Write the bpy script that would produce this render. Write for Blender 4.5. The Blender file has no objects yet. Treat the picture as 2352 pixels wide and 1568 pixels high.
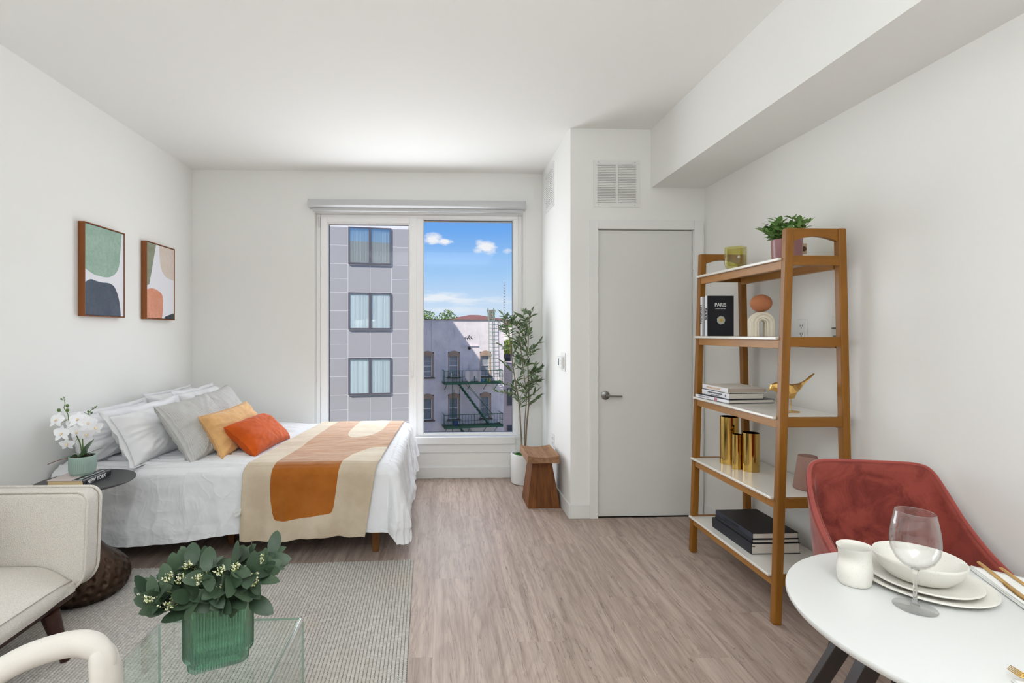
import bpy, math, random
from mathutils import Vector, Matrix, noise as mnoise
random.seed(7)
sc = bpy.context.scene
COL = sc.collection
TH = math.atan(0.0394)

# ------------------------------------------------------------------ camera
cam_d = bpy.data.cameras.new('camera'); cam = bpy.data.objects.new('camera', cam_d); COL.objects.link(cam)
cam.location = (0, 0, 1.37); cam.rotation_euler = (math.pi/2, 0, -TH)
cam_d.sensor_width = 36; cam_d.lens = 1140/2352*36
cam_d.shift_x = (1176-1060)/2352; cam_d.shift_y = (764-784)/2352
cam_d.clip_start = 0.05; cam_d.clip_end = 400
sc.camera = cam
sc.view_settings.view_transform = 'Standard'; sc.view_settings.look = 'None'
sc.view_settings.gamma = 1; sc.view_settings.use_curve_mapping = False
sc.view_settings.exposure = 0.0
try:
    sc.cycles.use_denoising = True
    sc.cycles.max_bounces = 10; sc.cycles.diffuse_bounces = 6; sc.cycles.transparent_max_bounces = 24
    sc.cycles.transmission_bounces = 12; sc.cycles.sample_clamp_indirect = 6
except Exception: pass

# ------------------------------------------------------------------ helpers: nodes
def s2l(c):
    c = c/255.0
    return c/12.92 if c <= 0.04045 else ((c+0.055)/1.055)**2.4
def C3(r, g, b): return (s2l(r), s2l(g), s2l(b), 1.0)
class NT:
    def __init__(s, nt): s.n = nt.nodes; s.l = nt.links
    def add(s, t, **kw):
        x = s.n.new(t)
        for k, v in kw.items(): setattr(x, k, v)
        return x
    def put(s, sock, v):
        if isinstance(v, bpy.types.NodeSocket): s.l.new(v, sock)
        elif v is not None: sock.default_value = v
    def math(s, op, a, b=None, c=None, clamp=False):
        x = s.add('ShaderNodeMath', operation=op, use_clamp=clamp); s.put(x.inputs[0], a)
        if b is not None: s.put(x.inputs[1], b)
        if c is not None: s.put(x.inputs[2], c)
        return x.outputs[0]
    def vmath(s, op, a, b=None):
        x = s.add('ShaderNodeVectorMath', operation=op); s.put(x.inputs[0], a)
        if b is not None: s.put(x.inputs[1], b)
        return x.outputs['Value'] if op in ('LENGTH', 'DISTANCE', 'DOT_PRODUCT') else x.outputs[0]
    def mix(s, f, a, b, mode='MIX'):
        x = s.add('ShaderNodeMix', data_type='RGBA', blend_type=mode)
        s.put(x.inputs[0], f); s.put(x.inputs[6], a); s.put(x.inputs[7], b); return x.outputs[2]
    def obj(s): return s.add('ShaderNodeTexCoord').outputs['Object']
    def mapping(s, v, scale=(1, 1, 1), rot=(0, 0, 0), loc=(0, 0, 0)):
        x = s.add('ShaderNodeMapping'); s.put(x.inputs['Vector'], v)
        x.inputs['Scale'].default_value = scale; x.inputs['Rotation'].default_value = rot; x.inputs['Location'].default_value = loc
        return x.outputs[0]
    def noise(s, v, scale=5, detail=2, rough=.5, dist=0):
        x = s.add('ShaderNodeTexNoise'); s.put(x.inputs['Vector'], v)
        x.inputs['Scale'].default_value = scale; x.inputs['Detail'].default_value = detail
        x.inputs['Roughness'].default_value = rough; x.inputs['Distortion'].default_value = dist
        return x.outputs['Fac']
    def ramp(s, f, stops):
        x = s.add('ShaderNodeValToRGB'); s.put(x.inputs[0], f); e = x.color_ramp.elements
        while len(e) > 1: e.remove(e[-1])
        e[0].position = stops[0][0]; e[0].color = stops[0][1]
        for p, c in stops[1:]:
            q = e.new(p); q.color = c
        return x.outputs[0]
    def mrange(s, v, a, b, c=0.0, d=1.0):
        x = s.add('ShaderNodeMapRange'); s.put(x.inputs[0], v)
        for i, q in enumerate((a, b, c, d)): x.inputs[i+1].default_value = q
        return x.outputs[0]
    def bump(s, h, strength=.3, dist=.01):
        x = s.add('ShaderNodeBump'); s.put(x.inputs['Height'], h)
        x.inputs['Strength'].default_value = strength; x.inputs['Distance'].default_value = dist
        return x.outputs[0]
def newmat(name):
    m = bpy.data.materials.new(name); m.use_nodes = True
    for n in list(m.node_tree.nodes): m.node_tree.nodes.remove(n)
    t = NT(m.node_tree); out = t.add('ShaderNodeOutputMaterial')
    return m, t, out
def pbsdf(t, out, color, rough=.5, metal=0, spec=.5, normal=None, trans=0, ior=1.45, sheen=0, coat=0, sheen_tint=None):
    b = t.add('ShaderNodeBsdfPrincipled')
    t.put(b.inputs['Base Color'], color); t.put(b.inputs['Roughness'], rough); t.put(b.inputs['Metallic'], metal)
    b.inputs['Specular IOR Level'].default_value = spec; b.inputs['IOR'].default_value = ior
    b.inputs['Transmission Weight'].default_value = trans; b.inputs['Coat Weight'].default_value = coat
    b.inputs['Sheen Weight'].default_value = sheen; b.inputs['Sheen Roughness'].default_value = .4
    if sheen_tint: b.inputs['Sheen Tint'].default_value = sheen_tint
    if normal is not None: t.put(b.inputs['Normal'], normal)
    t.l.new(b.outputs[0], out.inputs[0]); return b
MATS = {}
def M(name, color=(200, 200, 200), rough=.5, metal=0, spec=.5, bump=None, vary=0.0, **kw):
    """simple procedural material: faint mottling + optional noise bump (scale, strength, dist)"""
    if name in MATS: return MATS[name]
    m, t, out = newmat(name); v = t.obj(); c = C3(*color)
    if vary > 0:
        n = t.noise(v, 6, 3); d = tuple(max(0, x*(1-vary)) for x in c[:3])+(1,)
        col = t.mix(n, d, tuple(min(1, x*(1+vary*.6)) for x in c[:3])+(1,))
    else: col = c
    nrm = None
    if bump: nrm = t.bump(t.noise(v, bump[0], 3), bump[1], bump[2])
    pbsdf(t, out, col, rough, metal, spec, nrm, **kw); MATS[name] = m; return m

# ------------------------------------------------------------------ world / sky
w = bpy.data.worlds.new('sky'); sc.world = w; w.use_nodes = True
for n in list(w.node_tree.nodes): w.node_tree.nodes.remove(n)
t = NT(w.node_tree); wo = t.add('ShaderNodeOutputWorld'); bg = t.add('ShaderNodeBackground')
dirv = t.add('ShaderNodeTexCoord').outputs['Generated']
sep = t.add('ShaderNodeSeparateXYZ'); t.l.new(dirv, sep.inputs[0])
el = sep.outputs[2]
skyc = t.ramp(t.math('MULTIPLY_ADD', el, .5, .5), [(0.0, C3(150, 150, 145)), (.495, C3(170, 175, 180)), (.505, C3(222, 236, 248)), (.53, C3(196, 220, 246)), (.56, C3(158, 202, 246)), (.60, C3(112, 172, 242)), (.64, C3(92, 150, 234)), (1.0, C3(60, 110, 205))])
# added cloud above view to whiten outdoor light + the few puffs of this afternoon
zc = t.math('ADD', t.math('MAXIMUM', el, 0.0), .12)
cv = t.add('ShaderNodeCombineXYZ'); t.l.new(t.math('DIVIDE', sep.outputs[0], zc), cv.inputs[0]); t.l.new(t.math('DIVIDE', sep.outputs[1], zc), cv.inputs[1])
cn = t.noise(cv.outputs[0], 1.1, 6, .55)
gen = t.mrange(cn, .47, .66)
pn = t.noise(t.mapping(dirv, (1, 1, 2.2)), 26, 5, .6)
pn2 = t.noise(t.mapping(dirv, (1, 1, 5)), 16, 5, .6)
def sky_dir(u, v):
    a = (u-1060)/1140; b = (764-v)/1140; d = Vector((a*math.cos(TH)+math.sin(TH), -a*math.sin(TH)+math.cos(TH), b)); return d.normalized()
puffs = None
for (u, v, ru, rv, k, s) in ((995, 548, 24, 11, 1, 0), (1022, 553, 20, 8, 1, 0), (1118, 568, 24, 14, 1, 0), (1098, 576, 18, 6, .7, 0), (1166, 575, 14, 10, .6, 0), (1010, 682, 55, 13, .75, 1), (1065, 690, 50, 10, .6, 1), (1130, 690, 50, 9, .55, 1), (1040, 712, 90, 8, .4, 1)):
    d = sky_dir(u, v); x = t.vmath('SUBTRACT', dirv, tuple(d))
    x = t.vmath('MULTIPLY', x, (1140/ru, 1140/ru, 1140/rv)); L = t.vmath('LENGTH', x)
    g = t.math('SUBTRACT', 1.45, L)
    g = t.math('MULTIPLY', t.mrange(t.math('ADD', g, t.math('MULTIPLY_ADD', pn if s == 0 else pn2, 3.4, -1.9)), .15, 1.0), k)
    puffs = g if puffs is None else t.math('MAXIMUM', puffs, g)
cl = t.math('MAXIMUM', puffs, t.math('MULTIPLY', gen, t.mrange(el, .22, .42)))
cl = t.math('MULTIPLY', cl, t.math('GREATER_THAN', el, 0.0))
t.l.new(t.mix(t.math('MULTIPLY', cl, .92), skyc, C3(250, 249, 250)), bg.inputs[0]); bg.inputs[1].default_value = 1.0
t.l.new(bg.outputs[0], wo.inputs[0])

# ------------------------------------------------------------------ lights
def add_light(name, kind, loc, rot, energy, color=(1, 1, 1), **kw):
    d = bpy.data.lights.new(name, kind); d.energy = energy; d.color = color
    for k, v in kw.items(): setattr(d, k, v)
    o = bpy.data.objects.new(name, d); o.location = loc; o.rotation_euler = rot; COL.objects.link(o); return o
sd = Vector((0.88, 1.0, -1.42)).normalized()
sun = add_light('sun', 'SUN', (0, 0, 20), (0, 0, 0), 5.4, (1.0, .94, .87), angle=.009)
sun.rotation_euler = sd.to_track_quat('-Z', 'Y').to_euler()
add_light('window_daylight', 'AREA', (-.33, 4.70, 1.45), (-math.pi/2, 0, 0), 37, (.93, .965, 1.0), shape='RECTANGLE', size=1.5, size_y=1.95)
add_light('added_up_fill', 'AREA', (0.0, -.9, 1.9), (math.pi, 0, 0), 104, (.90, .955, 1.0), shape='RECTANGLE', size=1.6, size_y=1.2)  # added fill lamp behind the camera, aimed up to bounce off the ceiling
add_light('added_down_fill', 'AREA', (-.2, -.4, 2.86), (0, 0, 0), 25, (.90, .955, 1.0), shape='RECTANGLE', size=2.4, size_y=1.6)  # added fill lamp out of view at ceiling height, no fixture there

# ------------------------------------------------------------------ helpers: geometry
def root_loc(o):
    while o.parent: o = o.parent
    return o.location
class B:
    def __init__(s): s.v = []; s.f = []; s.m = []; s.X = None; s.mi = 0; s.at = {}
    def add(s, vs, fs):
        n = len(s.v)
        for p in vs:
            p = Vector(p); s.v.append(s.X @ p if s.X else p)
        for f in fs: s.f.append([i+n for i in f]); s.m.append(s.mi)
        return s
    def box(s, x0, x1, y0, y1, z0, z1):
        return s.add([(x0, y0, z0), (x1, y0, z0), (x1, y1, z0), (x0, y1, z0), (x0, y0, z1), (x1, y0, z1), (x1, y1, z1), (x0, y1, z1)],
                     [(0, 3, 2, 1), (4, 5, 6, 7), (0, 1, 5, 4), (1, 2, 6, 5), (2, 3, 7, 6), (3, 0, 4, 7)])
    def prism(s, lo, hi):
        n = len(lo); return s.add(list(lo)+list(hi), [tuple(reversed(range(n))), tuple(range(n, 2*n))]+[(i, (i+1) % n, n+(i+1) % n, n+i) for i in range(n)])
    def lathe(s, prof, c=(0, 0, 0), seg=32, sx=1, sy=1, rot=0, fn=None, cap=True):
        vs = []; fs = []
        for (r, z) in prof:
            for k in range(seg):
                a = 2*math.pi*k/seg; rr = r*(fn(a, z) if fn else 1)
                x = rr*math.cos(a)*sx; y = rr*math.sin(a)*sy
                vs.append((c[0]+x*math.cos(rot)-y*math.sin(rot), c[1]+x*math.sin(rot)+y*math.cos(rot), c[2]+z))
        for i in range(len(prof)-1):
            for k in range(seg):
                k2 = (k+1) % seg; fs.append((i*seg+k, i*seg+k2, (i+1)*seg+k2, (i+1)*seg+k))
        if cap:
            if prof[0][0] > 1e-5: fs.append(tuple(reversed(range(seg))))
            if prof[-1][0] > 1e-5: fs.append(tuple(range((len(prof)-1)*seg, len(prof)*seg)))
        return s.add(vs, fs)
    def tube(s, pts, r, seg=8, flat=1.0, caps=True):
        pts = [Vector(p) for p in pts]; n = len(pts); vs = []; fs = []; up = None
        for i, p in enumerate(pts):
            d = (pts[min(i+1, n-1)]-pts[max(i-1, 0)]).normalized()
            if up is None:
                up = Vector((0, 0, 1)) if abs(d.z) < .9 else Vector((0, 1, 0))
            a = d.cross(up)
            if a.length < 1e-6: a = d.cross(Vector((1, 0, 0)))
            a.normalize(); b = a.cross(d).normalized(); up = b
            ri = r[i] if isinstance(r, (list, tuple)) else r
            for k in range(seg):
                q = 2*math.pi*k/seg; vs.append(p+a*(ri*math.cos(q))+b*(ri*flat*math.sin(q)))
        for i in range(n-1):
            for k in range(seg):
                k2 = (k+1) % seg; fs.append((i*seg+k, i*seg+k2, (i+1)*seg+k2, (i+1)*seg+k))
        if caps: fs.append(tuple(reversed(range(seg)))); fs.append(tuple(range((n-1)*seg, n*seg)))
        return s.add(vs, fs)
    def grid(s, fn, nu, nv):
        vs = [fn(i/nu, j/nv) for j in range(nv+1) for i in range(nu+1)]
        fs = [(j*(nu+1)+i, j*(nu+1)+i+1, (j+1)*(nu+1)+i+1, (j+1)*(nu+1)+i) for j in range(nv) for i in range(nu)]
        return s.add(vs, fs)
    def ball(s, c, rx, ry=None, rz=None, seg=12, rings=8):
        ry = ry or rx; rz = rz or rx
        prof = [(math.sin(math.pi*i/rings), -math.cos(math.pi*i/rings)) for i in range(rings+1)]
        vs = []; fs = []
        for (r, z) in prof:
            for k in range(seg):
                a = 2*math.pi*k/seg; vs.append((c[0]+r*rx*math.cos(a), c[1]+r*ry*math.sin(a), c[2]+z*rz))
        for i in range(rings):
            for k in range(seg):
                k2 = (k+1) % seg; fs.append((i*seg+k, i*seg+k2, (i+1)*seg+k2, (i+1)*seg+k))
        return s.add(vs, fs)
    def build(s, name, mat, parent=None, smooth=None, bevel=0, solid=0, origin=None, seg=2, subsurf=0):
        me = bpy.data.meshes.new(name); o = bpy.data.objects.new(name, me)
        off = Vector((0, 0, 0))
        if parent is not None: off = Vector(root_loc(parent)); o.parent = parent
        elif origin is not None: off = Vector(origin); o.location = off
        me.from_pydata([tuple(p-off) for p in s.v], [], s.f)
        for mm in (mat if isinstance(mat, (list, tuple)) else [mat]): me.materials.append(mm)
        if any(s.m): me.polygons.foreach_set('material_index', s.m)
        for k, vals in s.at.items():
            a = me.attributes.new(k, 'FLOAT', 'POINT'); a.data.foreach_set('value', vals)
        me.update(); COL.objects.link(o)
        if smooth is not None:
            me.polygons.foreach_set('use_smooth', [True]*len(me.polygons))
            if smooth < 179:
                try: me.set_sharp_from_angle(angle=math.radians(smooth))
                except Exception: pass
        if solid:
            x = o.modifiers.new('solid', 'SOLIDIFY'); x.thickness = solid; x.offset = 0
        if bevel:
            x = o.modifiers.new('bevel', 'BEVEL'); x.width = bevel; x.segments = seg; x.limit_method = 'ANGLE'; x.angle_limit = math.radians(35)
        if subsurf:
            x = o.modifiers.new('sub', 'SUBSURF'); x.levels = subsurf; x.render_levels = subsurf
        return o
def boxo(name, mat, parent, x0, x1, y0, y1, z0, z1, bevel=0, origin=None):
    return B().box(x0, x1, y0, y1, z0, z1).build(name, mat, parent, bevel=bevel, origin=origin)
def tag(o, label, cat, group=None):
    o['label'] = label; o['category'] = cat
    if group: o['group'] = group
    return o
def thing(name, loc, label, cat, group=None):
    o = bpy.data.objects.new(name, None); o.location = loc; o.empty_display_size = .1; COL.objects.link(o)
    return tag(o, label, cat, group)
def struct(o): o['kind'] = 'structure'; return o
def stuff(o): o['kind'] = 'stuff'; return o
def sroot(name, loc=(0, 0, 0)):
    o = bpy.data.objects.new(name, None); o.location = loc; COL.objects.link(o); return struct(o)
def inst(src_me, name, parent, mtx):
    o = bpy.data.objects.new(name, src_me); COL.objects.link(o); o.parent = parent; o.matrix_local = mtx; return o
def textmesh(s, size, font_space=1.0, extrude=.0004):
    cu = bpy.data.curves.new('txt', 'FONT'); cu.body = s; cu.size = size; cu.extrude = extrude; cu.space_character = font_space
    cu.align_x = 'CENTER'; cu.align_y = 'CENTER'; cu.resolution_u = 3; cu.offset = size*.018
    o = bpy.data.objects.new('txt', cu); COL.objects.link(o); dg = bpy.context.evaluated_depsgraph_get()
    me = bpy.data.meshes.new_from_object(o.evaluated_get(dg)); bpy.data.objects.remove(o); bpy.data.curves.remove(cu); return me
def text(s, size, mat, parent, pos, xdir, ydir, name='lettering', space=1.0, sx=1.0):
    me = textmesh(s, size, space); me.materials.clear(); me.materials.append(mat)
    X = Vector(xdir).normalized(); Y = Vector(ydir).normalized(); Z = X.cross(Y)
    o = bpy.data.objects.new(name, me); COL.objects.link(o); o.parent = parent
    m = Matrix((X*sx, Y, Z)).transposed().to_4x4(); p = Vector(pos)-Vector(root_loc(parent)); m.translation = p; o.matrix_local = m
    return o
def fbm(x, y, z=0, oct=3):
    a = 0; k = 1; f = 1
    for i in range(oct): a += k*mnoise.noise(Vector((x*f, y*f, z*f+i*7.3))); k *= .5; f *= 2.03
    return a
def sdf_poly(px, py, P):
    d = 1e9; ins = False; n = len(P)
    for i in range(n):
        ax, ay = P[i]; bx, by = P[(i+1) % n]; ex, ey = bx-ax, by-ay; wx, wy = px-ax, py-ay
        q = max(0, min(1, (wx*ex+wy*ey)/(ex*ex+ey*ey+1e-12))); dx, dy = wx-ex*q, wy-ey*q; d = min(d, dx*dx+dy*dy)
        if (ay > py) != (by > py) and px < (bx-ax)*(py-ay)/(by-ay)+ax: ins = not ins
    d = math.sqrt(d); return -d if ins else d
def chaikin(P, it=2):
    for _ in range(it):
        Q = []
        for i in range(len(P)):
            a = P[i]; b = P[(i+1) % len(P)]
            Q += [(a[0]*.75+b[0]*.25, a[1]*.75+b[1]*.25), (a[0]*.25+b[0]*.75, a[1]*.25+b[1]*.75)]
        P = Q
    return P

# ------------------------------------------------------------------ materials
m_wall = M('wall_paint', (236, 236, 233), .85, bump=(90, .04, .002))
m_ceil = M('ceiling_paint', (238, 238, 235), .9)
m_trim = M('trim_paint', (232, 232, 230), .45)
m_door = M('door_paint', (222, 222, 218), .5)
m_pvc = M('window_pvc', (250, 250, 250), .3)
m_rubber = M('black_gasket', (25, 25, 25), .6)
m_white_metal = M('white_metal', (228, 228, 226), .4)
m_grey_metal = M('blind_cassette_grey', (196, 197, 198), .35)
m_dark_slot = M('dark_slot', (60, 60, 58), .8)
m_steel = M('brushed_steel', (150, 150, 148), .3, 1.0)
m_white_lacq = M('white_lacquer', (226, 223, 215), .22, coat=.3)
m_tabletop = M('white_tabletop', (214, 214, 212), .35)
m_ceramic = None
m_black = M('black_metal', (30, 26, 25), .4)
m_char = M('charcoal_metal', (58, 58, 60), .45, bump=(300, .05, .001))
m_gold = M('polished_gold', (212, 176, 100), .09, 1.0)
m_gold2 = M('brushed_gold', (216, 174, 104), .3, 1.0)
m_page = M('book_pages', (224, 212, 190), .8, bump=(400, .2, .001))
m_page2 = M('white_pages', (214, 208, 198), .8)
m_plinth = M('dark_plinth', (70, 58, 50), .6)

def wood_mat(name, c1, c2, axis='z', scale=1.0, rough=.4, contrast=1.0, knots=False, coat=0.0):
    if name in MATS: return MATS[name]
    m, t, out = newmat(name); v = t.obj()
    oi = t.add('ShaderNodeObjectInfo').outputs['Random']
    off = t.add('ShaderNodeCombineXYZ'); 
    for i in range(3): t.l.new(t.math('MULTIPLY', oi, 7.0+3*i), off.inputs[i])
    v = t.vmath('ADD', v, off.outputs[0])
    st = {'z': (9, 9, .8), 'y': (9, .8, 9), 'x': (.8, 9, 9)}[axis]
    vv = t.mapping(v, tuple(k*scale for k in st))
    n1 = t.noise(vv, 2.2, 5, .6, .6); n2 = t.noise(vv, 12, 4, .65)
    n3 = t.noise(v, 2.0*scale, 2)
    f = t.math('ADD', t.math('MULTIPLY', n1, .75), t.math('MULTIPLY', n2, .35))
    f = t.mrange(f, .55-.25/contrast, .55+.25/contrast)
    col = t.mix(f, C3(*c1), C3(*c2))
    col = t.mix(t.mrange(n3, .3, .7, 0, .35), col, tuple(x*.8 for x in C3(*c1)[:3])+(1,))
    pbsdf(t, out, col, rough, 0, .4, t.bump(n2, .12, .002), coat=coat); MATS[name] = m; return m
m_oakc = wood_mat('caramel_wood_upright', (124, 78, 20), (162, 108, 38), 'z', rough=.35)
m_oaky = wood_mat('caramel_wood_rail', (144, 94, 36), (190, 136, 68), 'y', rough=.35)
m_oakx = wood_mat('caramel_wood_cross', (124, 78, 18), (156, 102, 32), 'x', rough=.35)
m_stool = wood_mat('reclaimed_wood', (88, 48, 18), (140, 86, 40), 'z', 1.3, .6, 1.3)
m_stooltop = wood_mat('reclaimed_wood_seat', (112, 76, 50), (172, 132, 98), 'y', 1.0, .65, 1.4)
m_frame = wood_mat('walnut_frame', (120, 66, 26), (156, 92, 44), 'z', rough=.4)
m_walnut = wood_mat('dark_walnut', (44, 24, 20), (70, 42, 34), 'x', rough=.35)
m_bedwood = wood_mat('bed_wood', (96, 58, 26), (140, 92, 48), 'z', rough=.45)
m_slab = M('subfloor', (120, 104, 94), .8)

# floor planks: light greige oak; the grain is cathedral-like, each plank its own piece
def floor_mat():
    m, t, out = newmat('greige_oak_plank'); v = t.obj()
    oi = t.add('ShaderNodeObjectInfo').outputs['Random']
    off = t.add('ShaderNodeCombineXYZ'); t.l.new(t.math('MULTIPLY', oi, 31.0), off.inputs[0]); t.l.new(t.math('MULTIPLY', oi, 17.0), off.inputs[1])
    p = t.vmath('ADD', v, off.outputs[0])
    warp = t.noise(t.mapping(p, (3.0, .7, 1)), 1.6, 2, .5)
    sp = t.add('ShaderNodeSeparateXYZ'); t.l.new(p, sp.inputs[0])
    lx = t.math('ADD', t.math('MULTIPLY', sp.outputs[0], 10.0), t.math('MULTIPLY', warp, 9.0))
    rings = t.math('SINE', t.math('MULTIPLY', lx, 7.5))
    fine = t.noise(t.mapping(p, (60, 2.2, 1)), 4.0, 4, .7)
    mid = t.noise(t.mapping(p, (11, .5, 1)), 2.0, 4, .6, .3)
    gl = t.mrange(rings, -1, 1); gl = t.math('POWER', gl, 3.0)
    f = t.math('ADD', t.math('MULTIPLY', mid, .72), t.math('MULTIPLY', fine, .55))
    col = t.ramp(f, [(.40, C3(138, 120, 109)), (.6, C3(170, 151, 139)), (.78, C3(190, 172, 160))])
    crack = t.mrange(t.noise(t.mapping(p, (7, .32, 1)), 2.4, 5, .62, .9), .495, .5, 0, 1)
    crack2 = t.mrange(t.noise(t.mapping(p, (7, .32, 1)), 2.4, 5, .62, .9), .505, .51, 1, 0)
    cr = t.math('MULTIPLY', crack, crack2)
    col = t.mix(t.math('MULTIPLY', gl, .16), col, C3(96, 78, 66))
    col = t.mix(t.math('MULTIPLY', cr, .5), col, C3(86, 70, 60))
    tone = t.mrange(oi, 0, 1, -.05, .06)
    hs = t.add('ShaderNodeHueSaturation'); t.l.new(col, hs.inputs['Color']); t.l.new(t.math('ADD', 1.0, tone), hs.inputs['Value'])
    pbsdf(t, out, hs.outputs[0], t.mrange(fine, .3, .8, .42, .58), 0, .35, t.bump(t.math('ADD', fine, t.math('MULTIPLY', gl, .5)), .12, .002))
    return m
m_floor = floor_mat()

def fabric(name, color, scale=500, strength=.25, rough=.9, sheen=.0, vary=.06, mott=None):
    if name in MATS: return MATS[name]
    m, t, out = newmat(name); v = t.obj(); c = C3(*color)
    n = t.noise(v, 9, 4, .6); n2 = t.noise(v, scale, 2)
    col = t.mix(t.mrange(n, .35, .65), tuple(x*(1-vary) for x in c[:3])+(1,), tuple(min(1, x*(1+vary)) for x in c[:3])+(1,))
    if mott: col = t.mix(t.mrange(t.noise(v, mott[1], 5, .65, .8), .44, .66), col, C3(*mott[0]))
    pbsdf(t, out, col, rough, 0, .2, t.bump(n2, strength, .002), sheen=sheen); MATS[name] = m; return m
m_cotton = fabric('white_cotton', (226, 227, 230), 700, .08, .85, vary=.015)
m_duv, _t, _o = newmat('duvet_cotton'); _v = _t.obj()
_r = _t.math('ABSOLUTE', _t.math('SUBTRACT', _t.noise(_t.mapping(_v, (1.3, 5, 3)), 1.3, 3, .6, .8), .5)); _r2 = _t.math('ABSOLUTE', _t.math('SUBTRACT', _t.noise(_t.mapping(_v, (4, 2.5, 2.5), (0, 0, .5)), 1.5, 2, .6, 1.2), .5))
_h = _t.math('ADD', _t.math('MULTIPLY', _t.math('POWER', _t.math('SUBTRACT', 1.0, _t.math('MULTIPLY', _r, 4), clamp=True), 3.0), 1.0), _t.math('MULTIPLY', _t.math('POWER', _t.math('SUBTRACT', 1.0, _t.math('MULTIPLY', _r2, 5), clamp=True), 3.0), .7))
pbsdf(_t, _o, C3(228, 229, 232), .85, 0, .2, _t.bump(_h, .22, .012))
m_cotton2 = fabric('white_pillowcase', (228, 228, 230), 700, .08, .85, vary=.015)
m_rust = fabric('orange_velvet', (196, 84, 22), 600, .15, .75, .15, .12)
m_beige = fabric('tan_velvet', (214, 168, 112), 600, .15, .75, .3, .1)
m_pinkv = fabric('rose_velvet', (146, 68, 58), 600, .12, .7, .35, .10, ((108, 44, 38), 7))
m_pipe = fabric('rose_velvet_piping', (160, 78, 70), 600, .12, .7, .6, .05)
def ribbed(name, color, axis, n):
    m, t, out = newmat(name); v = t.obj()
    a = t.add('ShaderNodeAttribute', attribute_name='ribu').outputs['Fac']
    s = t.math('SINE', t.math('MULTIPLY', a, n*2*math.pi)); b = t.add('ShaderNodeAttribute', attribute_name='ribv').outputs['Fac']
    s2 = t.math('SINE', t.math('MULTIPLY', b, n*1.5*2*math.pi))
    h = t.math('ADD', s, t.math('MULTIPLY', s2, .25))
    c = C3(*color); col = t.mix(t.mrange(h, -1.2, 1.2), tuple(x*.82 for x in c[:3])+(1,), c)
    pbsdf(t, out, col, .95, 0, .15, t.bump(h, .5, .003)); return m
m_cord = ribbed('grey_corduroy', (206, 204, 202), 'u', 44)
def boucle_mat():
    m, t, out = newmat('cream_boucle'); v = t.obj()
    vo = t.add('ShaderNodeTexVoronoi'); vo.inputs['Scale'].default_value = 430; t.l.new(v, vo.inputs['Vector'])
    n = t.noise(v, 240, 3); h = t.math('ADD', t.math('MULTIPLY', vo.outputs['Distance'], -1.2), n)
    col = t.mix(t.mrange(h, -.4, .5), C3(222, 215, 206), C3(246, 241, 234))
    pbsdf(t, out, col, .95, 0, .15, t.bump(h, .55, .005)); return m
m_boucle = boucle_mat()
m_cream = fabric('cream_felt', (204, 198, 190), 500, .1, .9, .2, .03)

def speckle(name, base, spot, scale=130, rough=.35):
    m, t, out = newmat(name); v = t.obj()
    vo = t.add('ShaderNodeTexVoronoi'); vo.inputs['Scale'].default_value = scale; t.l.new(v, vo.inputs['Vector'])
    keep = t.math('GREATER_THAN', t.noise(v, scale*.6, 1), .57)
    sp = t.math('MULTIPLY', t.math('LESS_THAN', vo.outputs['Distance'], .16), keep)
    col = t.mix(sp, C3(*base), C3(*spot)); pbsdf(t, out, col, rough, 0, .4); return m
m_ceramic = speckle('speckled_ceramic', (222, 219, 211), (150, 138, 120), 300)
m_archcer = speckle('speckled_clay', (222, 214, 196), (120, 112, 100), 170, .85)

def glass_sheet(name, tint=(1, 1, 1), f0=.04, power=5.0, rough=0.0, top=1.0):
    """thin clear glass: tinted transparency plus Schlick reflection, the same from both sides"""
    m, t, out = newmat(name)
    tr = t.add('ShaderNodeBsdfTransparent'); tr.inputs[0].default_value = (*tint, 1)
    gl = t.add('ShaderNodeBsdfGlossy'); gl.inputs['Roughness'].default_value = rough
    g = t.add('ShaderNodeNewGeometry'); c = t.math('ABSOLUTE', t.vmath('DOT_PRODUCT', g.outputs['Incoming'], g.outputs['Normal']))
    f = t.math('MULTIPLY_ADD', t.math('POWER', t.math('SUBTRACT', 1.0, c, clamp=True), power), top-f0, f0, clamp=True)
    mx = t.add('ShaderNodeMixShader'); t.l.new(f, mx.inputs[0])
    t.l.new(tr.outputs[0], mx.inputs[1]); t.l.new(gl.outputs[0], mx.inputs[2]); t.l.new(mx.outputs[0], out.inputs[0]); return m
m_pane = glass_sheet('window_glass', (.985, .99, .99), .01, 5, top=.5)
m_tglass = glass_sheet('table_glass', (.955, .985, .968), .035, 5, top=.8)
m_tedge = M('glass_edge', (190, 224, 210), .1, trans=.9)
def real_glass(name, color, rough=.0, ior=1.45):
    m, t, out = newmat(name)
    g = t.add('ShaderNodeBsdfGlass'); g.inputs['Color'].default_value = C3(*color); g.inputs['Roughness'].default_value = rough; g.inputs['IOR'].default_value = ior
    tr = t.add('ShaderNodeBsdfTransparent'); tr.inputs[0].default_value = C3(*color)
    mx = t.add('ShaderNodeMixShader'); mx.inputs[0].default_value = .5
    t.l.new(g.outputs[0], mx.inputs[1]); t.l.new(tr.outputs[0], mx.inputs[2]); t.l.new(mx.outputs[0], out.inputs[0]); return m
m_wine = glass_sheet('clear_glass', (.985, .985, .985), .06, 2.6, top=.8)
m_stemglass, _t, _o = newmat('solid_clear_glass')
_g = _t.add('ShaderNodeBsdfGlass'); _g.inputs['IOR'].default_value = 1.42; _tr = _t.add('ShaderNodeBsdfTransparent'); _mx = _t.add('ShaderNodeMixShader'); _mx.inputs[0].default_value = .3
_t.l.new(_g.outputs[0], _mx.inputs[1]); _t.l.new(_tr.outputs[0], _mx.inputs[2]); _t.l.new(_mx.outputs[0], _o.inputs[0])
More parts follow.
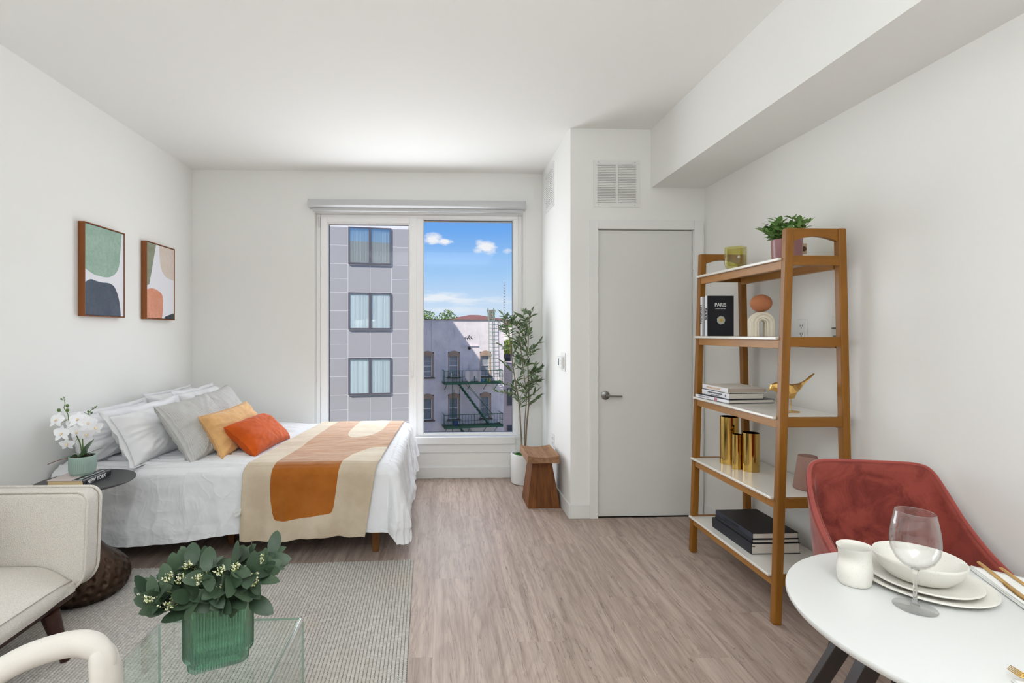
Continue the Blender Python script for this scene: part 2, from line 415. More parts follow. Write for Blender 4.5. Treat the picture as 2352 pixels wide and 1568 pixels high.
m_vgreen = glass_sheet('green_ribbed_glass', (.78, .92, .85), .12, 2.6, rough=.02, top=.85)
_n = NT(m_vgreen.node_tree); _old = [n for n in m_vgreen.node_tree.nodes if n.type == 'MIX_SHADER'][0]; _out = [n for n in m_vgreen.node_tree.nodes if n.type == 'OUTPUT_MATERIAL'][0]
_g = _n.add('ShaderNodeBsdfGlass'); _g.inputs['Color'].default_value = C3(212, 238, 225); _g.inputs['IOR'].default_value = 1.4; _mx = _n.add('ShaderNodeMixShader'); _mx.inputs[0].default_value = .5
_n.l.new(_old.outputs[0], _mx.inputs[1]); _n.l.new(_g.outputs[0], _mx.inputs[2]); _n.l.new(_mx.outputs[0], _out.inputs[0])
m_olive = glass_sheet('olive_glass', (.88, .85, .50), .08, 3.0, rough=.03, top=.8)

# ================================================================== ROOM SHELL
BY = 4.686; CZ = 2.88; LX = -2.31; CX0 = 0.948; CY0 = 3.631; RX = 1.958; BX = 1.552; BZ = 2.446; RY = -2.8
fl = sroot('floor')
boxo('subfloor', m_slab, fl, LX-.05, RX+.05, RY, BY+.05, -.08, -.0125)
PW = .182; PL = 1.25; ends = {0: 2.768, 1: 2.46, 2: 2.188, 3: 3.16, 4: 1.95, 5: 2.54, 6: 3.3, -1: 2.1, -2: 3.0}
rnd = random.Random(3); nplank = 0
for k in range(-13, 12):
    x0 = -.04+k*PW; x1 = x0+PW
    x0 = max(x0, LX); x1 = min(x1, RX)
    if x1-x0 < .02: continue
    e = ends.get(k, 2.0+rnd.random()*PL)
    ymax = BY if x0 < CX0 else CY0
    y = e
    while y < ymax: y += PL
    while y-PL > -1.0 or y > -1.0:
        a = max(y-PL, -1.0); b = min(y, ymax); y -= PL
        if b-a < .01: continue
        boxo('floorboard', m_floor, fl, x0+.00018, x1-.00018, a+.0002, b-.0002, -.0125, rnd.uniform(-.0001, .0)); nplank += 1
        if a <= -1.0: break
boxo('rear_floor', m_slab, fl, LX, RX, RY, -1.0, -.0125, -.002)
ceil_o = struct(boxo('ceiling', m_ceil, None, LX-.1, RX+.1, RY, BY+.1, CZ, CZ+.12))
struct(boxo('wall_left', m_wall, None, LX-.12, LX, RY, BY+.12, 0, CZ))
struct(boxo('wall_right', m_wall, None, RX, RX+.12, RY, BY+.3, 0, CZ))
struct(boxo('wall_rear', m_wall, None, LX, RX, RY-.12, RY, 0, CZ))
# back wall with the window opening
OX0, OX1, OZ0, OZ1 = -1.19, .772, .395, 2.495
WT = .3
wb = B()
wb.box(LX, OX0, BY, BY+WT, 0, CZ); wb.box(OX1, CX0+.1, BY, BY+WT, 0, CZ); wb.box(OX0, OX1, BY, BY+WT, 0, OZ0-.03); wb.box(OX0, OX1, BY, BY+WT, OZ1, CZ)
struct(wb.build('wall_back', m_wall))
# closet block: side wall and front wall with door opening
DX0, DX1, DZ = 1.153, 1.874, 2.137
cl_ = B(); cl_.box(CX0, CX0+.1, CY0, BY, 0, CZ)
struct(cl_.build('wall_closet_side', m_wall))
cf = B(); cf.box(CX0+.1, DX0, CY0, CY0+.1, 0, CZ); cf.box(DX1, RX, CY0, CY0+.1, 0, CZ); cf.box(DX0, DX1, CY0, CY0+.1, DZ, CZ)
struct(cf.build('wall_closet_front', m_wall))
struct(boxo('ceiling_beam', m_wall, None, BX, RX, RY, CY0, BZ, CZ))
# baseboards
def base(name, x0, x1, y0, y1, h=.105):
    return struct(B().box(x0, x1, y0, y1, 0, h).build(name, m_trim, bevel=.003))
base('baseboard_left', LX, LX+.014, RY, BY)
base('baseboard_back', LX+.014, CX0-.014, BY-.014, BY)
base('baseboard_closet_side', CX0-.014, CX0, CY0-.014, BY-.014)
base('baseboard_closet_front', CX0, DX0-.062, CY0-.014, CY0)
base('baseboard_right', RX-.014, RX, RY, CY0-.02)

# door_1
d1 = sroot('door_1', (1.5, CY0, 0))
boxo('door_slab', m_door, d1, DX0+.004, DX1-.004, CY0+.012, CY0+.055, .006, DZ-.005, bevel=.002)
for (n, a) in (('casing', (DX0-.062, DX0-.001, CY0-.016, CY0+.05, 0, DZ+.068)), ('casing', (DX1+.001, DX1+.068, CY0-.016, CY0+.05, 0, DZ+.068)), ('casing', (DX0-.001, DX1+.001, CY0-.016, CY0+.05, DZ+.001, DZ+.068))):
    boxo(n, m_trim, d1, *a, bevel=.002)
boxo('door_shadow_gap', m_dark_slot, d1, DX0, DX1, CY0+.06, CY0+.07, 0, DZ)
h = B(); h.X = Matrix.Translation((1.213, CY0+.012, .905)) @ Matrix.Rotation(math.pi/2, 4, 'X')
h.lathe([(.030, 0), (.032, .002), (.032, .007), (.028, .010), (.0, .010)], seg=32)
hb = h.build('door_handle', m_steel, d1, smooth=40)
h = B(); h.X = Matrix.Translation((1.213, CY0+.012, .905)) @ Matrix.Rotation(math.pi/2, 4, 'X')
h.lathe([(.011, .008), (.0105, .045), (.0, .046)], seg=20); h.X = None
h.tube([(1.213, CY0-.030, .905), (1.25, CY0-.032, .904), (1.325, CY0-.030, .901)], [.0085, .007, .007], seg=12)
h.build('lever', m_steel, hb, smooth=40)
for z in (.25, 1.88):
    hg = B().lathe([(.006, -.045), (.006, .045)], c=(DX1-.002, CY0-.004, z), seg=12).build('hinge', m_white_metal, d1, smooth=40)

# window_1 (left tilt sash + right fixed light)
win = sroot('window_1', (-.2, BY+.1, OZ0))
FY = BY+.075
def ringframe(name, x0, x1, z0, z1, wl, wr, wb_, wt, y0, y1, parent, mat=m_pvc, bevel=.004):
    b = B()
    b.box(x0, x0+wl, y0, y1, z0, z1); b.box(x1-wr, x1, y0, y1, z0, z1)
    b.box(x0+wl, x1-wr, y0, y1, z0, z0+wb_); b.box(x0+wl, x1-wr, y0, y1, z1-wt, z1)
    return b.build(name, mat, parent, bevel=bevel)
ringframe('window_frame', OX0, OX1, OZ0-.03, OZ1, .035, .035, .03, .03, FY+.008, FY+.08, win)
boxo('mullion', m_pvc, win, -.242, -.200, FY+.004, FY+.08, OZ0, OZ1-.03, bevel=.003)
GL = (-1.079, -.319, .452, 2.403); GR = (-.176, .683, .410, 2.453)
sl = ringframe('window_sash', -1.150, -.240, .385, 2.470, .060, .068, .055, .055, FY-.006, FY+.05, win)
ringframe('glazing_bead', -1.090, -.308, .440, 2.415, .011, .011, .012, .012, FY-.002, FY+.044, sl)
ringframe('fixed_frame', -.204, .737, .37, 2.466, .022, .048, .03, .006, FY+.002, FY+.05, win)
ringframe('glazing_bead', -.182, .689, .400, 2.460, .007, .007, .011, .008, FY+.004, FY+.044, win)
for nm, g in (('pane', GL), ('pane', GR)):
    ringframe('gasket', g[0]-.003, g[1]+.003, g[2]-.003, g[3]+.003, .006, .006, .006, .006, FY+.03, FY+.046, win, m_rubber, 0)
    boxo(nm, m_pane, win, g[0], g[1], FY+.040, FY+.044, g[2], g[3])
hd = B(); hd.X = Matrix.Translation((-.283, FY-.008, 1.02))
hd.tube([(0, 0, .075), (0, -.006, .07), (0, -.012, .05), (0, -.012, -.05), (0, -.006, -.075), (0, 0, -.08)], [.008, .010, .010, .010, .010, .008], seg=10)
hd.build('window_handle', m_pvc, sl, smooth=50)
for zz in (2.42,):
    B().tube([(-1.163, FY-.004, zz-.05), (-1.163, FY-.004, zz+.05)], .008, seg=10).build('hinge', m_white_metal, sl, smooth=50)
boxo('window_sill', m_trim, win, OX0-.0, OX1+.0, BY-.012, FY+.01, OZ0-.032, OZ0-.006, bevel=.004)
boxo('sill_nosing', m_trim, win, OX0-.02, .690, BY-.035, BY+.002, .322, .392, bevel=.006)
boxo('sill_apron', m_trim, win, OX0-.02, .690, BY-.012, BY, .242, .322, bevel=.002)

# roller blind cassette over the window
rb = thing('roller_blind', (-.22, BY, 2.5), 'grey roller blind cassette fixed above the window', 'blind')
pr_ = [(-.02, 2.528), (-.06, 2.530), (-.082, 2.545), (-.085, 2.575), (-.075, 2.600), (-.02, 2.602), (0, 2.602), (0, 2.528)]
lo = [(-1.222, BY-.0+p[0], p[1]) for p in pr_]; hi = [(.776, BY+p[0], p[1]) for p in pr_]
n = len(lo); B().add(lo+hi, [tuple(range(n)), tuple(reversed(range(n, 2*n)))]+[(i, n+i, n+(i+1) % n, (i+1) % n) for i in range(n)]).build('cassette', m_grey_metal, rb, smooth=35)
for x in (-1.230, .776):
    lo = [(x, BY+p[0]*1.03, 2.565+(p[1]-2.565)*1.06) for p in pr_]; hi = [(x+.008, q[1], q[2]) for q in lo]
    B().add(lo+hi, [tuple(range(n)), tuple(reversed(range(n, 2*n)))]+[(i, n+i, n+(i+1) % n, (i+1) % n) for i in range(n)]).build('end_cap', m_grey_metal, rb)
boxo('hem_bar', m_grey_metal, rb, -1.195, .765, BY-.045, BY-.012, 2.500, 2.529, bevel=.003)
ch = B()
for i in range(150): ch.ball((.790, BY-.012, 2.50-i*.0105), .0022, seg=6, rings=4)
ch.tube([(.790, BY-.012, 2.53), (.790, BY-.012, .93)], .0007, seg=4)
stuff(ch.build('bead_chain', m_white_metal, rb, smooth=180))

# ceiling-height grilles
def vent(loc, X, W, H, label, nm, ncol, nrow, dark=True):
    v = thing('air_vent', loc, label, 'vent')
    T = Matrix.Translation(loc) @ X
    def bb(*a): q = B(); q.X = T; return q.box(*a)
    b = B(); b.X = T
    fw = .031*W/.345
    b.box(-W/2, W/2, -.006, 0, -H/2, -H/2+fw); b.box(-W/2, W/2, -.006, 0, H/2-fw, H/2); b.box(-W/2, -W/2+fw*.95, -.006, 0, -H/2+fw, H/2-fw); b.box(W/2-fw*.95, W/2, -.006, 0, -H/2+fw, H/2-fw)
    if ncol == 2: b.box(-.008, .008, -.006, 0, -H/2+fw, H/2-fw)
    b.build('grille_frame', m_white_metal, v, bevel=.0015)
    bb(-W/2+.01, W/2-.01, -.0005, .0005, -H/2+.01, H/2-.01).build('duct_opening', m_dark_slot if dark else m_white_metal, v)
    x0 = -W/2+fw*.95; x1 = W/2-fw*.95
    spans = [(x0, -.008), (.008, x1)] if ncol == 2 else [(x0, x1)]
    for (a, c) in spans:
        for i in range(nrow):
            z = -H/2+fw+(i+.5)*(H-2*fw)/nrow; pp = (H-2*fw)/nrow
            q = B(); q.X = T @ Matrix.Translation((0, -.004, z)) @ Matrix.Rotation(-.5, 4, 'X'); q.box(a, c, -.0035, .0035, -pp*.34, pp*.34); q.build('slat', m_white_metal, v)
    for (a, c) in ((-W/2+.036, -H/2+fw/2), (W/2-.036, -H/2+fw/2), (-W/2+.036, H/2-fw/2), (W/2-.036, H/2-fw/2)):
        q = B(); q.X = T @ Matrix.Translation((a, -.006, c)) @ Matrix.Rotation(math.pi/2, 4, 'X'); q.lathe([(.0045, 0), (.003, .0015), (0, .002)], seg=10); q.build('screw', m_grey_metal, v)
vent((1.293, CY0-.001, 2.474), Matrix.Identity(4), .346, .346, 'white louvred air grille above the closet door', 'v', 2, 23)
vent((CX0-.001, 4.33, 2.635), Matrix.Rotation(-math.pi/2, 4, 'Z'), .34, .37, 'white flat air grille high on the side wall right of the window', 'v', 1, 16, False)

# thermostat on the closet side wall
ts = thing('thermostat', (CX0, 3.86, 1.14), 'small white thermostat with grey display on the side wall', 'thermostat')
b = B().box(CX0-.008, CX0-.0005, 3.765, 3.90, 1.072, 1.215).build('wall_plate', m_white_metal, ts, bevel=.004)
b = B().box(CX0-.030, CX0-.008, 3.79, 3.915, 1.095, 1.185).build('housing', m_white_metal, ts, bevel=.004)
B().box(CX0-.0315, CX0-.0305, 3.862, 3.893, 1.115, 1.168).build('display', M('lcd_grey', (112, 120, 116), .3), b)
for z in (1.125, 1.152): B().box(CX0-.032, CX0-.0305, 3.812, 3.824, z, z+.006).build('button', m_grey_metal, b)

def outlet(loc, X, label, kind='outlet', slots=True):
    o = thing('wall_outlet' if kind == 'outlet' else 'wall_plate', loc, label, 'outlet'); T = Matrix.Translation(loc) @ X
    q = B(); q.X = T; q.box(-.036, .036, -.006, -.0003, -.058, .058).build('cover_plate', m_white_metal, o, bevel=.003)
    if slots:
        for zc in (-.022, .022):
            q = B(); q.X = T; q.box(-.017, .017, -.009, -.006, zc-.016, zc+.016); f = q.build('socket_face', m_white_metal, o, bevel=.003)
            q = B(); q.X = T; q.box(-.009, -.006, -.0096, -.0088, zc-.004, zc+.008); q.box(.006, .009, -.0096, -.0088, zc-.004, zc+.008); q.box(-.003, .003, -.0096, -.0088, zc-.013, zc-.007); q.build('slot', m_dark_slot, f)
    else:
        q = B(); q.X = T @ Matrix.Rotation(math.pi/2, 4, 'X'); q.lathe([(.006, 0), (.006, .006), (.0045, .012), (.0045, .026), (0, .026)], c=(0, .0, 0), seg=12); q.build('cable_socket', m_steel, o, smooth=40)
        q = B(); q.X = T @ Matrix.Rotation(math.pi/2, 4, 'X'); q.lathe([(.006, 0), (.0045, .012), (.0045, .020), (0, .02)], c=(0, -.04, 0), seg=12); q.build('cable_socket', m_steel, o, smooth=40)
    return o
RZ = Matrix.Rotation(math.pi/2, 4, 'Z')
# plates on the right wall face -x
RW = Matrix.Rotation(-math.pi/2, 4, 'Z')
outlet((RX-.0002, 2.62, 1.385), RW, 'white power outlet on the right wall seen through the bookshelf')
outlet((RX-.0002, 2.385, 1.392), RW, 'white plate with metal cable sockets on the right wall', 'cable', False)
outlet((CX0-.0002, 4.19, .455), RW, 'white outlet low on the side wall above the wooden stool')
outlet((-1.33, BY-.0002, .487), Matrix.Identity(4), 'white outlet on the back wall just above the bed')

# ================================================================== OUTSIDE
m_gpan = M('grey_panel', (172, 172, 174), .6, vary=.03)
m_gjoint = M('pale_joint', (236, 236, 236), .7)
m_gframe = M('anodised_frame', (96, 94, 104), .45)
m_blind = M('pale_vertical_blind', (244, 250, 250), .8)
def refl_glass(k, nm):
    m, t, out = newmat(nm); tr = t.add('ShaderNodeBsdfTransparent'); tr.inputs[0].default_value = (.95, .985, .99, 1)
    gl = t.add('ShaderNodeBsdfGlossy'); gl.inputs['Roughness'].default_value = .02
    mx = t.add('ShaderNodeMixShader'); mx.inputs[0].default_value = k
    t.l.new(tr.outputs[0], mx.inputs[1]); t.l.new(gl.outputs[0], mx.inputs[2]); t.l.new(mx.outputs[0], out.inputs[0]); return m
m_rpane = refl_glass(.09, 'pane_glass'); m_rpane2 = refl_glass(.34, 'reflective_pane')
PH = math.radians(9.5)
def ext_frame(ox, oy): return Matrix.Translation((ox, oy, 0)) @ Matrix.Rotation(PH, 4, 'Z')
XG = ext_frame(-3.2557, 22.6457)      # grey block: local x along facade, local y into the building
gb = thing('apartment_building', (-3.2557, 22.6457, -12), 'grey panel clad apartment block seen through the left window pane', 'building')
q = B(); q.X = XG; q.box(-9, 1.85, .008, 3.2, -12, 10.6); q.build('wall', m_gjoint, gb)
q = B(); q.X = XG; q.box(-9, .72, 3.2, 11.5, -12, 9.4); q.build('unseen_shadow_wing', m_gpan, gb)  # unseen wing added so its roof edge casts the slanting stucco shadow
def gp(x0, x1, z0, z1):
    q = B(); q.X = XG; q.box(x0+.011, x1-.011, .004, .0079, z0+.011, z1-.011); q.build('panel', m_gpan, gb)
for fl_ in range(-2, 3):
    z = .24+2.945*fl_          # top of a window
    for (x0, x1) in ((-3.9, -2.94), (-2.94, -1.96), (-1.96, -.98), (.96, 1.83)):
        if fl_ == 2 and False: pass
        gp(x0, x1, z-.83, z); gp(x0, x1, z-1.66, z-.83); gp(x0, x1, z-2.32, z-1.66); gp(x0, x1, z-2.945, z-2.32)
    for (x0, x1) in ((-.98, 0), (0, .96)): gp(x0, x1, z-2.93, z-1.70)
    wf = B(); wf.X = XG
    zb = z-1.66
    for a in ((-.97, -.91, zb, z), (.89, .95, zb, z), (-.055, .055, zb, z)): wf.box(a[0], a[1], -.06, .012, a[2], a[3])
    wf.box(-.91, .89, -.06, .012, z-.05, z); wf.box(-.91, .89, -.08, .012, zb, zb+.06)
    f = wf.build('window', m_gframe, gb)
    for (a, c) in ((-.91, -.055), (.055, .89)):
        q = B(); q.X = XG; q.box(a, c, -.045, -.040, zb+.06, z-.05); q.build('pane', m_rpane2 if fl_ == 2 else m_rpane, f)
    q = B(); q.X = XG; q.box(-.91, .89, .0115, .012, zb, z)
    q.build('curtain_backing', M('blind_gap', (90, 108, 116), .9), f)
    bl = B(); bl.X = XG; rr = random.Random(fl_+50)
    for i in range(26):
        x = -.90+i*.069; ang = rr.uniform(-.2, .2)+(1.0 if fl_ == 2 else .5)
        dx = .036*math.cos(ang); dy = .036*math.sin(ang)
        bl.prism([(x+.035-dx, .0-.012-dy*.4, zb+.03), (x+.035+dx, .0-.012+dy*.4, zb+.03), (x+.036+dx, .0-.009+dy*.4, zb+.03), (x+.036-dx, .0-.009-dy*.4, zb+.03)],
                 [(x+.035-dx, .0-.012-dy*.4, z-.05), (x+.035+dx, .0-.012+dy*.4, z-.05), (x+.036+dx, .0-.009+dy*.4, z-.05), (x+.036-dx, .0-.009-dy*.4, z-.05)])
    stuff(bl.build('vertical_blinds', m_blind, f))

# stucco building with the fire escape
XP = ext_frame(1.378, 34.973)
def stucco():
    m, t, out = newmat('lilac_stucco'); v = t.obj()
    n = t.noise(v, .9, 6, .65); n2 = t.noise(v, 5, 5, .7); st = t.noise(t.mapping(v, (3, 3, .5)), 1.6, 5, .7)
    col = t.mix(t.mrange(n, .4, .66), C3(220, 212, 212), C3(238, 229, 226))
    col = t.mix(t.mrange(st, .56, .72, 0, .55), col, C3(176, 168, 170))
    col = t.mix(t.mrange(n2, .66, .74, 0, .5), col, C3(240, 238, 238))
    pbsdf(t, out, col, .95, 0, .1, t.bump(n2, .5, .03)); return m
m_stucco = stucco()
m_arch = M('tan_arch_brick', (172, 146, 126), .9, vary=.15)
m_wfr = M('white_sash', (232, 230, 226), .6)
m_dglass = M('dark_window_glass', (70, 76, 84), .08, spec=.8)
m_green = M('fire_escape_green', (38, 92, 66), .6, vary=.2)
m_coping = M('dark_coping', (104, 92, 86), .9, vary=.2)
sb = thing('tenement_building', (1.378, 34.973, -12), 'lilac stucco tenement with arched windows seen through the right pane', 'building')
cols = (-2.40, -.54, 1.75); rows = (0.02, -2.95, -5.92)
q = B(); q.X = XP
def wallpiece(x0, x1, z0, z1): q.box(x0, x1, 0, .5, z0, z1)
WH = .42
zt = 2.26
prev = -7.5
for c in cols:
    wallpiece(prev, c-WH, -12, zt); prev = c+WH
wallpiece(prev, 3.11, -12, zt)
for c in cols:
    zprev = zt
    for r in rows: wallpiece(c-WH, c+WH, r, zprev); zprev = r-1.78
    wallpiece(c-WH, c+WH, -12, zprev)
q.build('wall', m_stucco, sb)
q = B(); q.X = XP; q.box(-7.5, 3.11, .5, 8, -12, zt-.12); q.build('roof', m_coping, sb)
q = B(); q.X = XP
for i in range(34):
    x = -7.5+i*.312; q.box(x, x+.30, -.06, .30, zt-.005, zt+.05+.02*mnoise.noise(Vector((i*.7, 0, 0))))
q.build('coping', m_coping, sb)
rr = random.Random(5)
for c in cols:
    for ri, r in enumerate(rows):
        aw = B(); aw.X = XP; N_ = 9
        # arched lintel standing slightly proud
        for i in range(N_):
            a0 = math.pi*(.17+.66*i/N_); a1 = math.pi*(.17+.66*(i+1)/N_); R = WH/math.cos(math.pi*.17); zc = r-.10-R*math.sin(math.pi*.17)
            aw.prism([(c+R*math.cos(a0), -.03, zc+R*math.sin(a0)*.9), (c+R*math.cos(a1), -.03, zc+R*math.sin(a1)*.9), (c+R*math.cos(a1), -.03, r-.28), (c+R*math.cos(a0), -.03, r-.28)],
                     [(c+R*math.cos(a0), .14, zc+R*math.sin(a0)*.9), (c+R*math.cos(a1), .14, zc+R*math.sin(a1)*.9), (c+R*math.cos(a1), .14, r-.28), (c+R*math.cos(a0), .14, r-.28)])
        aw.box(c+WH-.11, c+WH, .0, .14, r-1.74, r-.28); aw.box(c-WH, c-WH+.05, .0, .14, r-1.74, r-.28)
        aw.build('window_surround', m_arch, sb)
        f = B(); f.X = XP; x0, x1 = c-WH+.05, c+WH-.11; z0, z1 = r-1.74, r-.20
        f.box(x0, x0+.06, .06, .2, z0, z1); f.box(x1-.06, x1, .06, .2, z0, z1); f.box(x0, x1, .06, .2, z1-.06, z1); f.box(x0, x1, .06, .2, z0, z0+.06)
        f.box(x0, x1, .08, .2, (z0+z1)/2-.025, (z0+z1)/2+.025)
        if c < 1 and ri == 0: f.box(x0, x1, .09, .2, z1-.45, z1-.42); f.box(x0, x1, .09, .2, z0+.36, z0+.39)
        fo = f.build('window', m_wfr, sb)
        g = B(); g.X = XP; g.box(x0+.06, x1-.06, .14, .15, z0+.06, z1-.06); g.build('pane', M('window_glass_dull_%d' % ((ri+int(c*3)) % 3), ((128, 138, 144), (84, 92, 112), (158, 162, 166))[(ri+int(c*3)) % 3], .12, spec=.7, vary=.35), fo)
        s_ = B(); s_.X = XP; s_.box(c-WH-.08, c+WH+.08, -.10, .1, r-1.84, r-1.76); s_.build('window_sill', m_coping, sb)
# fire escape
fe = thing('fire_escape', (1.378+.7, 34.4, -12), 'dark green iron fire escape on the lilac stucco building', 'fire escape')
def FB(): q = B(); q.X = XP; return q
PX0, PX1, PD = -1.36, 2.72, 1.05
for pz_ in (-2.08, -5.08, -8.08):
    q = FB()
    for i in range(14): q.box(PX0, PX1, -PD+i*PD/14, -PD+i*PD/14+.035, pz_, pz_+.03)
    q.box(PX0, PX1, -PD-.02, -PD+.03, pz_-.08, pz_+.06); q.box(PX0-.03, PX0+.02, -PD, 0, pz_-.08, pz_+.06); q.box(PX1-.02, PX1+.03, -PD, 0, pz_-.08, pz_+.06)
    q.build('platform', m_green, fe)
    for x in (PX0+.15, .45, 1.6, 2.4):
        q = FB(); q.tube([(x, -PD+.1, pz_-.04), (x, -.02, pz_-.55)], .025, seg=4); q.build('bracket', m_green, fe)
    q = FB()
    for zz in (.85, .42): q.tube([(PX0, 0, pz_+zz), (PX0, -PD, pz_+zz), (PX1, -PD, pz_+zz), (PX1, 0, pz_+zz)], .022 if zz > .5 else .012, seg=4)
    q.build('handrail', m_green, fe)
    nb = 21
    for i in range(nb):
        x = PX0+(PX1-PX0)*i/(nb-1); q = FB(); q.tube([(x, -PD, pz_), (x, -PD, pz_+.86)], .020 if i % 5 == 0 else .010, seg=4); q.build('baluster', m_green, fe)
    for x in (PX0, PX1):
        for i in range(1, 5): q = FB(); q.tube([(x, -PD+i*PD/5, pz_), (x, -PD+i*PD/5, pz_+.86)], .010, seg=4); q.build('baluster', m_green, fe)
def stair(x0, z0, x1, z1, y):
    q = FB(); q.tube([(x0, y, z0), (x1, y, z1)], .05, seg=4); q.tube([(x0, y+.42, z0), (x1, y+.42, z1)], .05, seg=4); q.build('stair_stringer', m_green, fe)
    nst = 13
    for i in range(nst):
        a = (i+.5)/nst; x = x0+(x1-x0)*a; z = z0+(z1-z0)*a; q = FB(); q.box(x-.13, x+.1, y-.02, y+.44, z-.01, z+.02); q.build('stair_tread', m_green, fe)
    q = FB(); q.tube([(x0+.5, y, z0+.1), (x1+.25, y, z1+.65)], .014, seg=4); q.tube([(x0+.3, y+.42, z0+.2), (x1+.25, y+.42, z1+.75)], .014, seg=4); q.build('stair_rail', m_green, fe)
stair(-.38, -2.1, 1.85, -5.05, -.85); stair(-.30, -5.1, 1.9, -8.05, -.85)
# goose-neck roof ladder
q = FB(); 
for x in (1.92, 2.34):
    pts = [(x, -.35, -1.2), (x, -.30, 2.2), (x, -.30, 2.8), (x, -.24, 3.0), (x, -.05, 3.12), (x, .14, 3.0), (x, .2, 2.8), (x, .2, 2.3)]
    q.tube(pts, .022, seg=5)
q.build('ladder_rail', M('ladder_green', (128, 158, 138), .6), fe)
for i in range(15):
    q = FB(); z = -1.0+i*.27; q.tube([(1.92, -.33, z), (2.34, -.33, z)], .014, seg=4); q.build('rung', MATS['ladder_green'], fe)
q = FB(); q.tube([(-.85, -PD, -8), (-.85, -PD, -1.3)], .022, seg=4); q.tube([(-.72, -.9, -5), (-.72, -.9, -2.5)], .014, seg=4); q.tube([(-.32, -.9, -5), (-.32, -.9, -2.5)], .014, seg=4); q.build('drop_ladder', m_green, fe)
# things left on the balcony
def outside_box(x0, x1, y0, y1, z0, z1, mat, name, label, cat, bev=.01):
    c = XP @ Vector(((x0+x1)/2, (y0+y1)/2, z0)); q = FB(); q.box(x0, x1, y0, y1, z0, z1)
    o = q.build(name, mat, None, bevel=bev, origin=c); tag(o, label, cat); return o
ac = outside_box(-.80, -.30, -.35, .05, -1.72, -1.42, m_white_metal, 'air_conditioner', 'white window air conditioner above the upper fire escape platform', 'air conditioner')
q = FB()
for i in range(5): q.box(-.74, -.36, -.37, -.35, -1.68+i*.05, -1.66+i*.05)
q.build('grille', m_dark_slot, ac)
outside_box(-.74, -.38, -.75, -.45, -5.04, -4.72, M('blue_crate', (44, 74, 128), .5), 'storage_crate', 'blue crate standing on the lower fire escape platform', 'crate')
for i, (x, c_, lab) in enumerate(((1.30, (96, 150, 190), 'light blue tub on the upper fire escape platform'), (1.55, (40, 140, 90), 'green tub on the upper fire escape platform'), (1.80, (200, 196, 60), 'yellow tub on the upper fire escape platform'))):
    c = XP @ Vector((x, -.8, -2.05)); q = FB(); q.lathe([(.08, 0), (.11, .22), (.10, .22), (.07, .02)], c=(x, -.8, -2.05), seg=12); tag(q.build('plastic_tub', M('tub%d' % i, c_, .5), None, origin=c), lab, 'tub')
cw = FB(); cw.grid(lambda a, b_: (-.05+a*1.15, -PD-.05-.05*math.sin(a*14), -1.22-(b_*(.35+.42*abs(math.sin(a*math.pi*1.6))))), 30, 6)
tag(cw.build('drying_cloth', M('pale_laundry', (206, 196, 188), .9), None, smooth=180, solid=.02, origin=XP @ Vector((.5, -1.1, -2))), 'pale laundry hung over the upper fire escape rail', 'laundry')
# wall details
q = FB()
for (x, z) in ((.25, 1.0), (.33, 1.08), (.40, .98), (.47, 1.12), (.50, 1.02), (.55, 1.15), (.58, .99), (.64, 1.08), (.70, 1.0), (.74, 1.1), (.30, .93), (.44, .9), (.60, .9), (.78, .95)): q.box(x-.03, x+.03, -.012, 0, z-.03, z+.035)
q.build('vent_hole', M('black_hole', (12, 12, 12), .9), sb)
q = FB(); q.box(-.02, 1.22, -.07, 0, .42, .47); q.build('conduit', m_stucco, sb)
q = FB(); q.ball((.55, -.1, .28), .11, .1, .11); q.build('floodlight', m_black, sb, smooth=180)
q = FB(); q.tube([(-2.1, -.03, 2.2), (-2.08, -.03, .1)], .018, seg=5); q.build('cable', m_white_metal, sb)
# masonry chimney, red roofed building, right-hand houses, trees
chm = XP @ Vector((2.62, 1.6, 2.1))
ck = thing('chimney', chm, 'crumbling stone chimney on the roof of the stucco building', 'chimney')
m_brickw = M('old_masonry', (150, 140, 132), .95, vary=.35)
rr = random.Random(9)
q = FB(); q.box(2.45, 2.80, 1.42, 1.77, 2.1, 3.0); q.build('core', m_coping, ck)
for lv in range(11):
    for side in range(4):
        for j in range(3):
            a = -.2+j*.135+rr.uniform(-.01, .01); w_ = .125; z = 2.12+lv*.088; k = .035 if lv > 8 else 0
            q = B(); q.X = XP @ Matrix.Translation((2.625, 1.6, z)) @ Matrix.Rotation(side*math.pi/2, 4, 'Z'); q.box(a, a+w_, -.205-k-rr.uniform(0, .02), -.15, 0, .078); q.build('stone', m_brickw, ck)
XR = ext_frame(1.378, 62)
q = B(); q.X = XR; q.box(-4.6, 10.7, 0, 8, -12, 2.4); rbh = thing('red_roofed_house', XR @ Vector((2.5, 0, -12)), 'distant house with a low brick red roof behind the stucco building', 'house')
q.build('wall', M('house_wall', (180, 140, 120), .9), rbh)
q = B(); q.X = XR; q.prism([(-4.2, -.4, 2.4), (11.3, -.4, 2.4), (11.3, 8.4, 2.4), (-4.2, 8.4, 2.4)], [(3.0, 3.8, 3.75), (4.2, 3.8, 3.75), (4.2, 4.2, 3.75), (3.0, 4.2, 3.75)]); q.build('roof', M('brick_red_roof', (128, 86, 80), .9, vary=.15), rbh)
XH = ext_frame(1.378+.4, 40)
hh = thing('clapboard_house', XH @ Vector((4.2, 0, -12)), 'pale pink clapboard house at the right edge of the window view', 'house')
m_clap = M('clapboard', (214, 196, 190), .8)
q = B(); q.X = XH; q.box(3.0, 9, .05, 4, -12, -1.2); q.build('wall', M('clapboard_back', (170, 150, 146), .9), hh)
for i in range(56):
    z = -12+i*.193
    q = B(); q.X = XH; q.prism([(3.0, -.015, z), (9, -.015, z), (9, .05, z), (3.0, .05, z)], [(3.0, .02, z+.185), (9, .02, z+.185), (9, .05, z+.185), (3.0, .05, z+.185)]); q.build('clapboard', m_clap, hh)
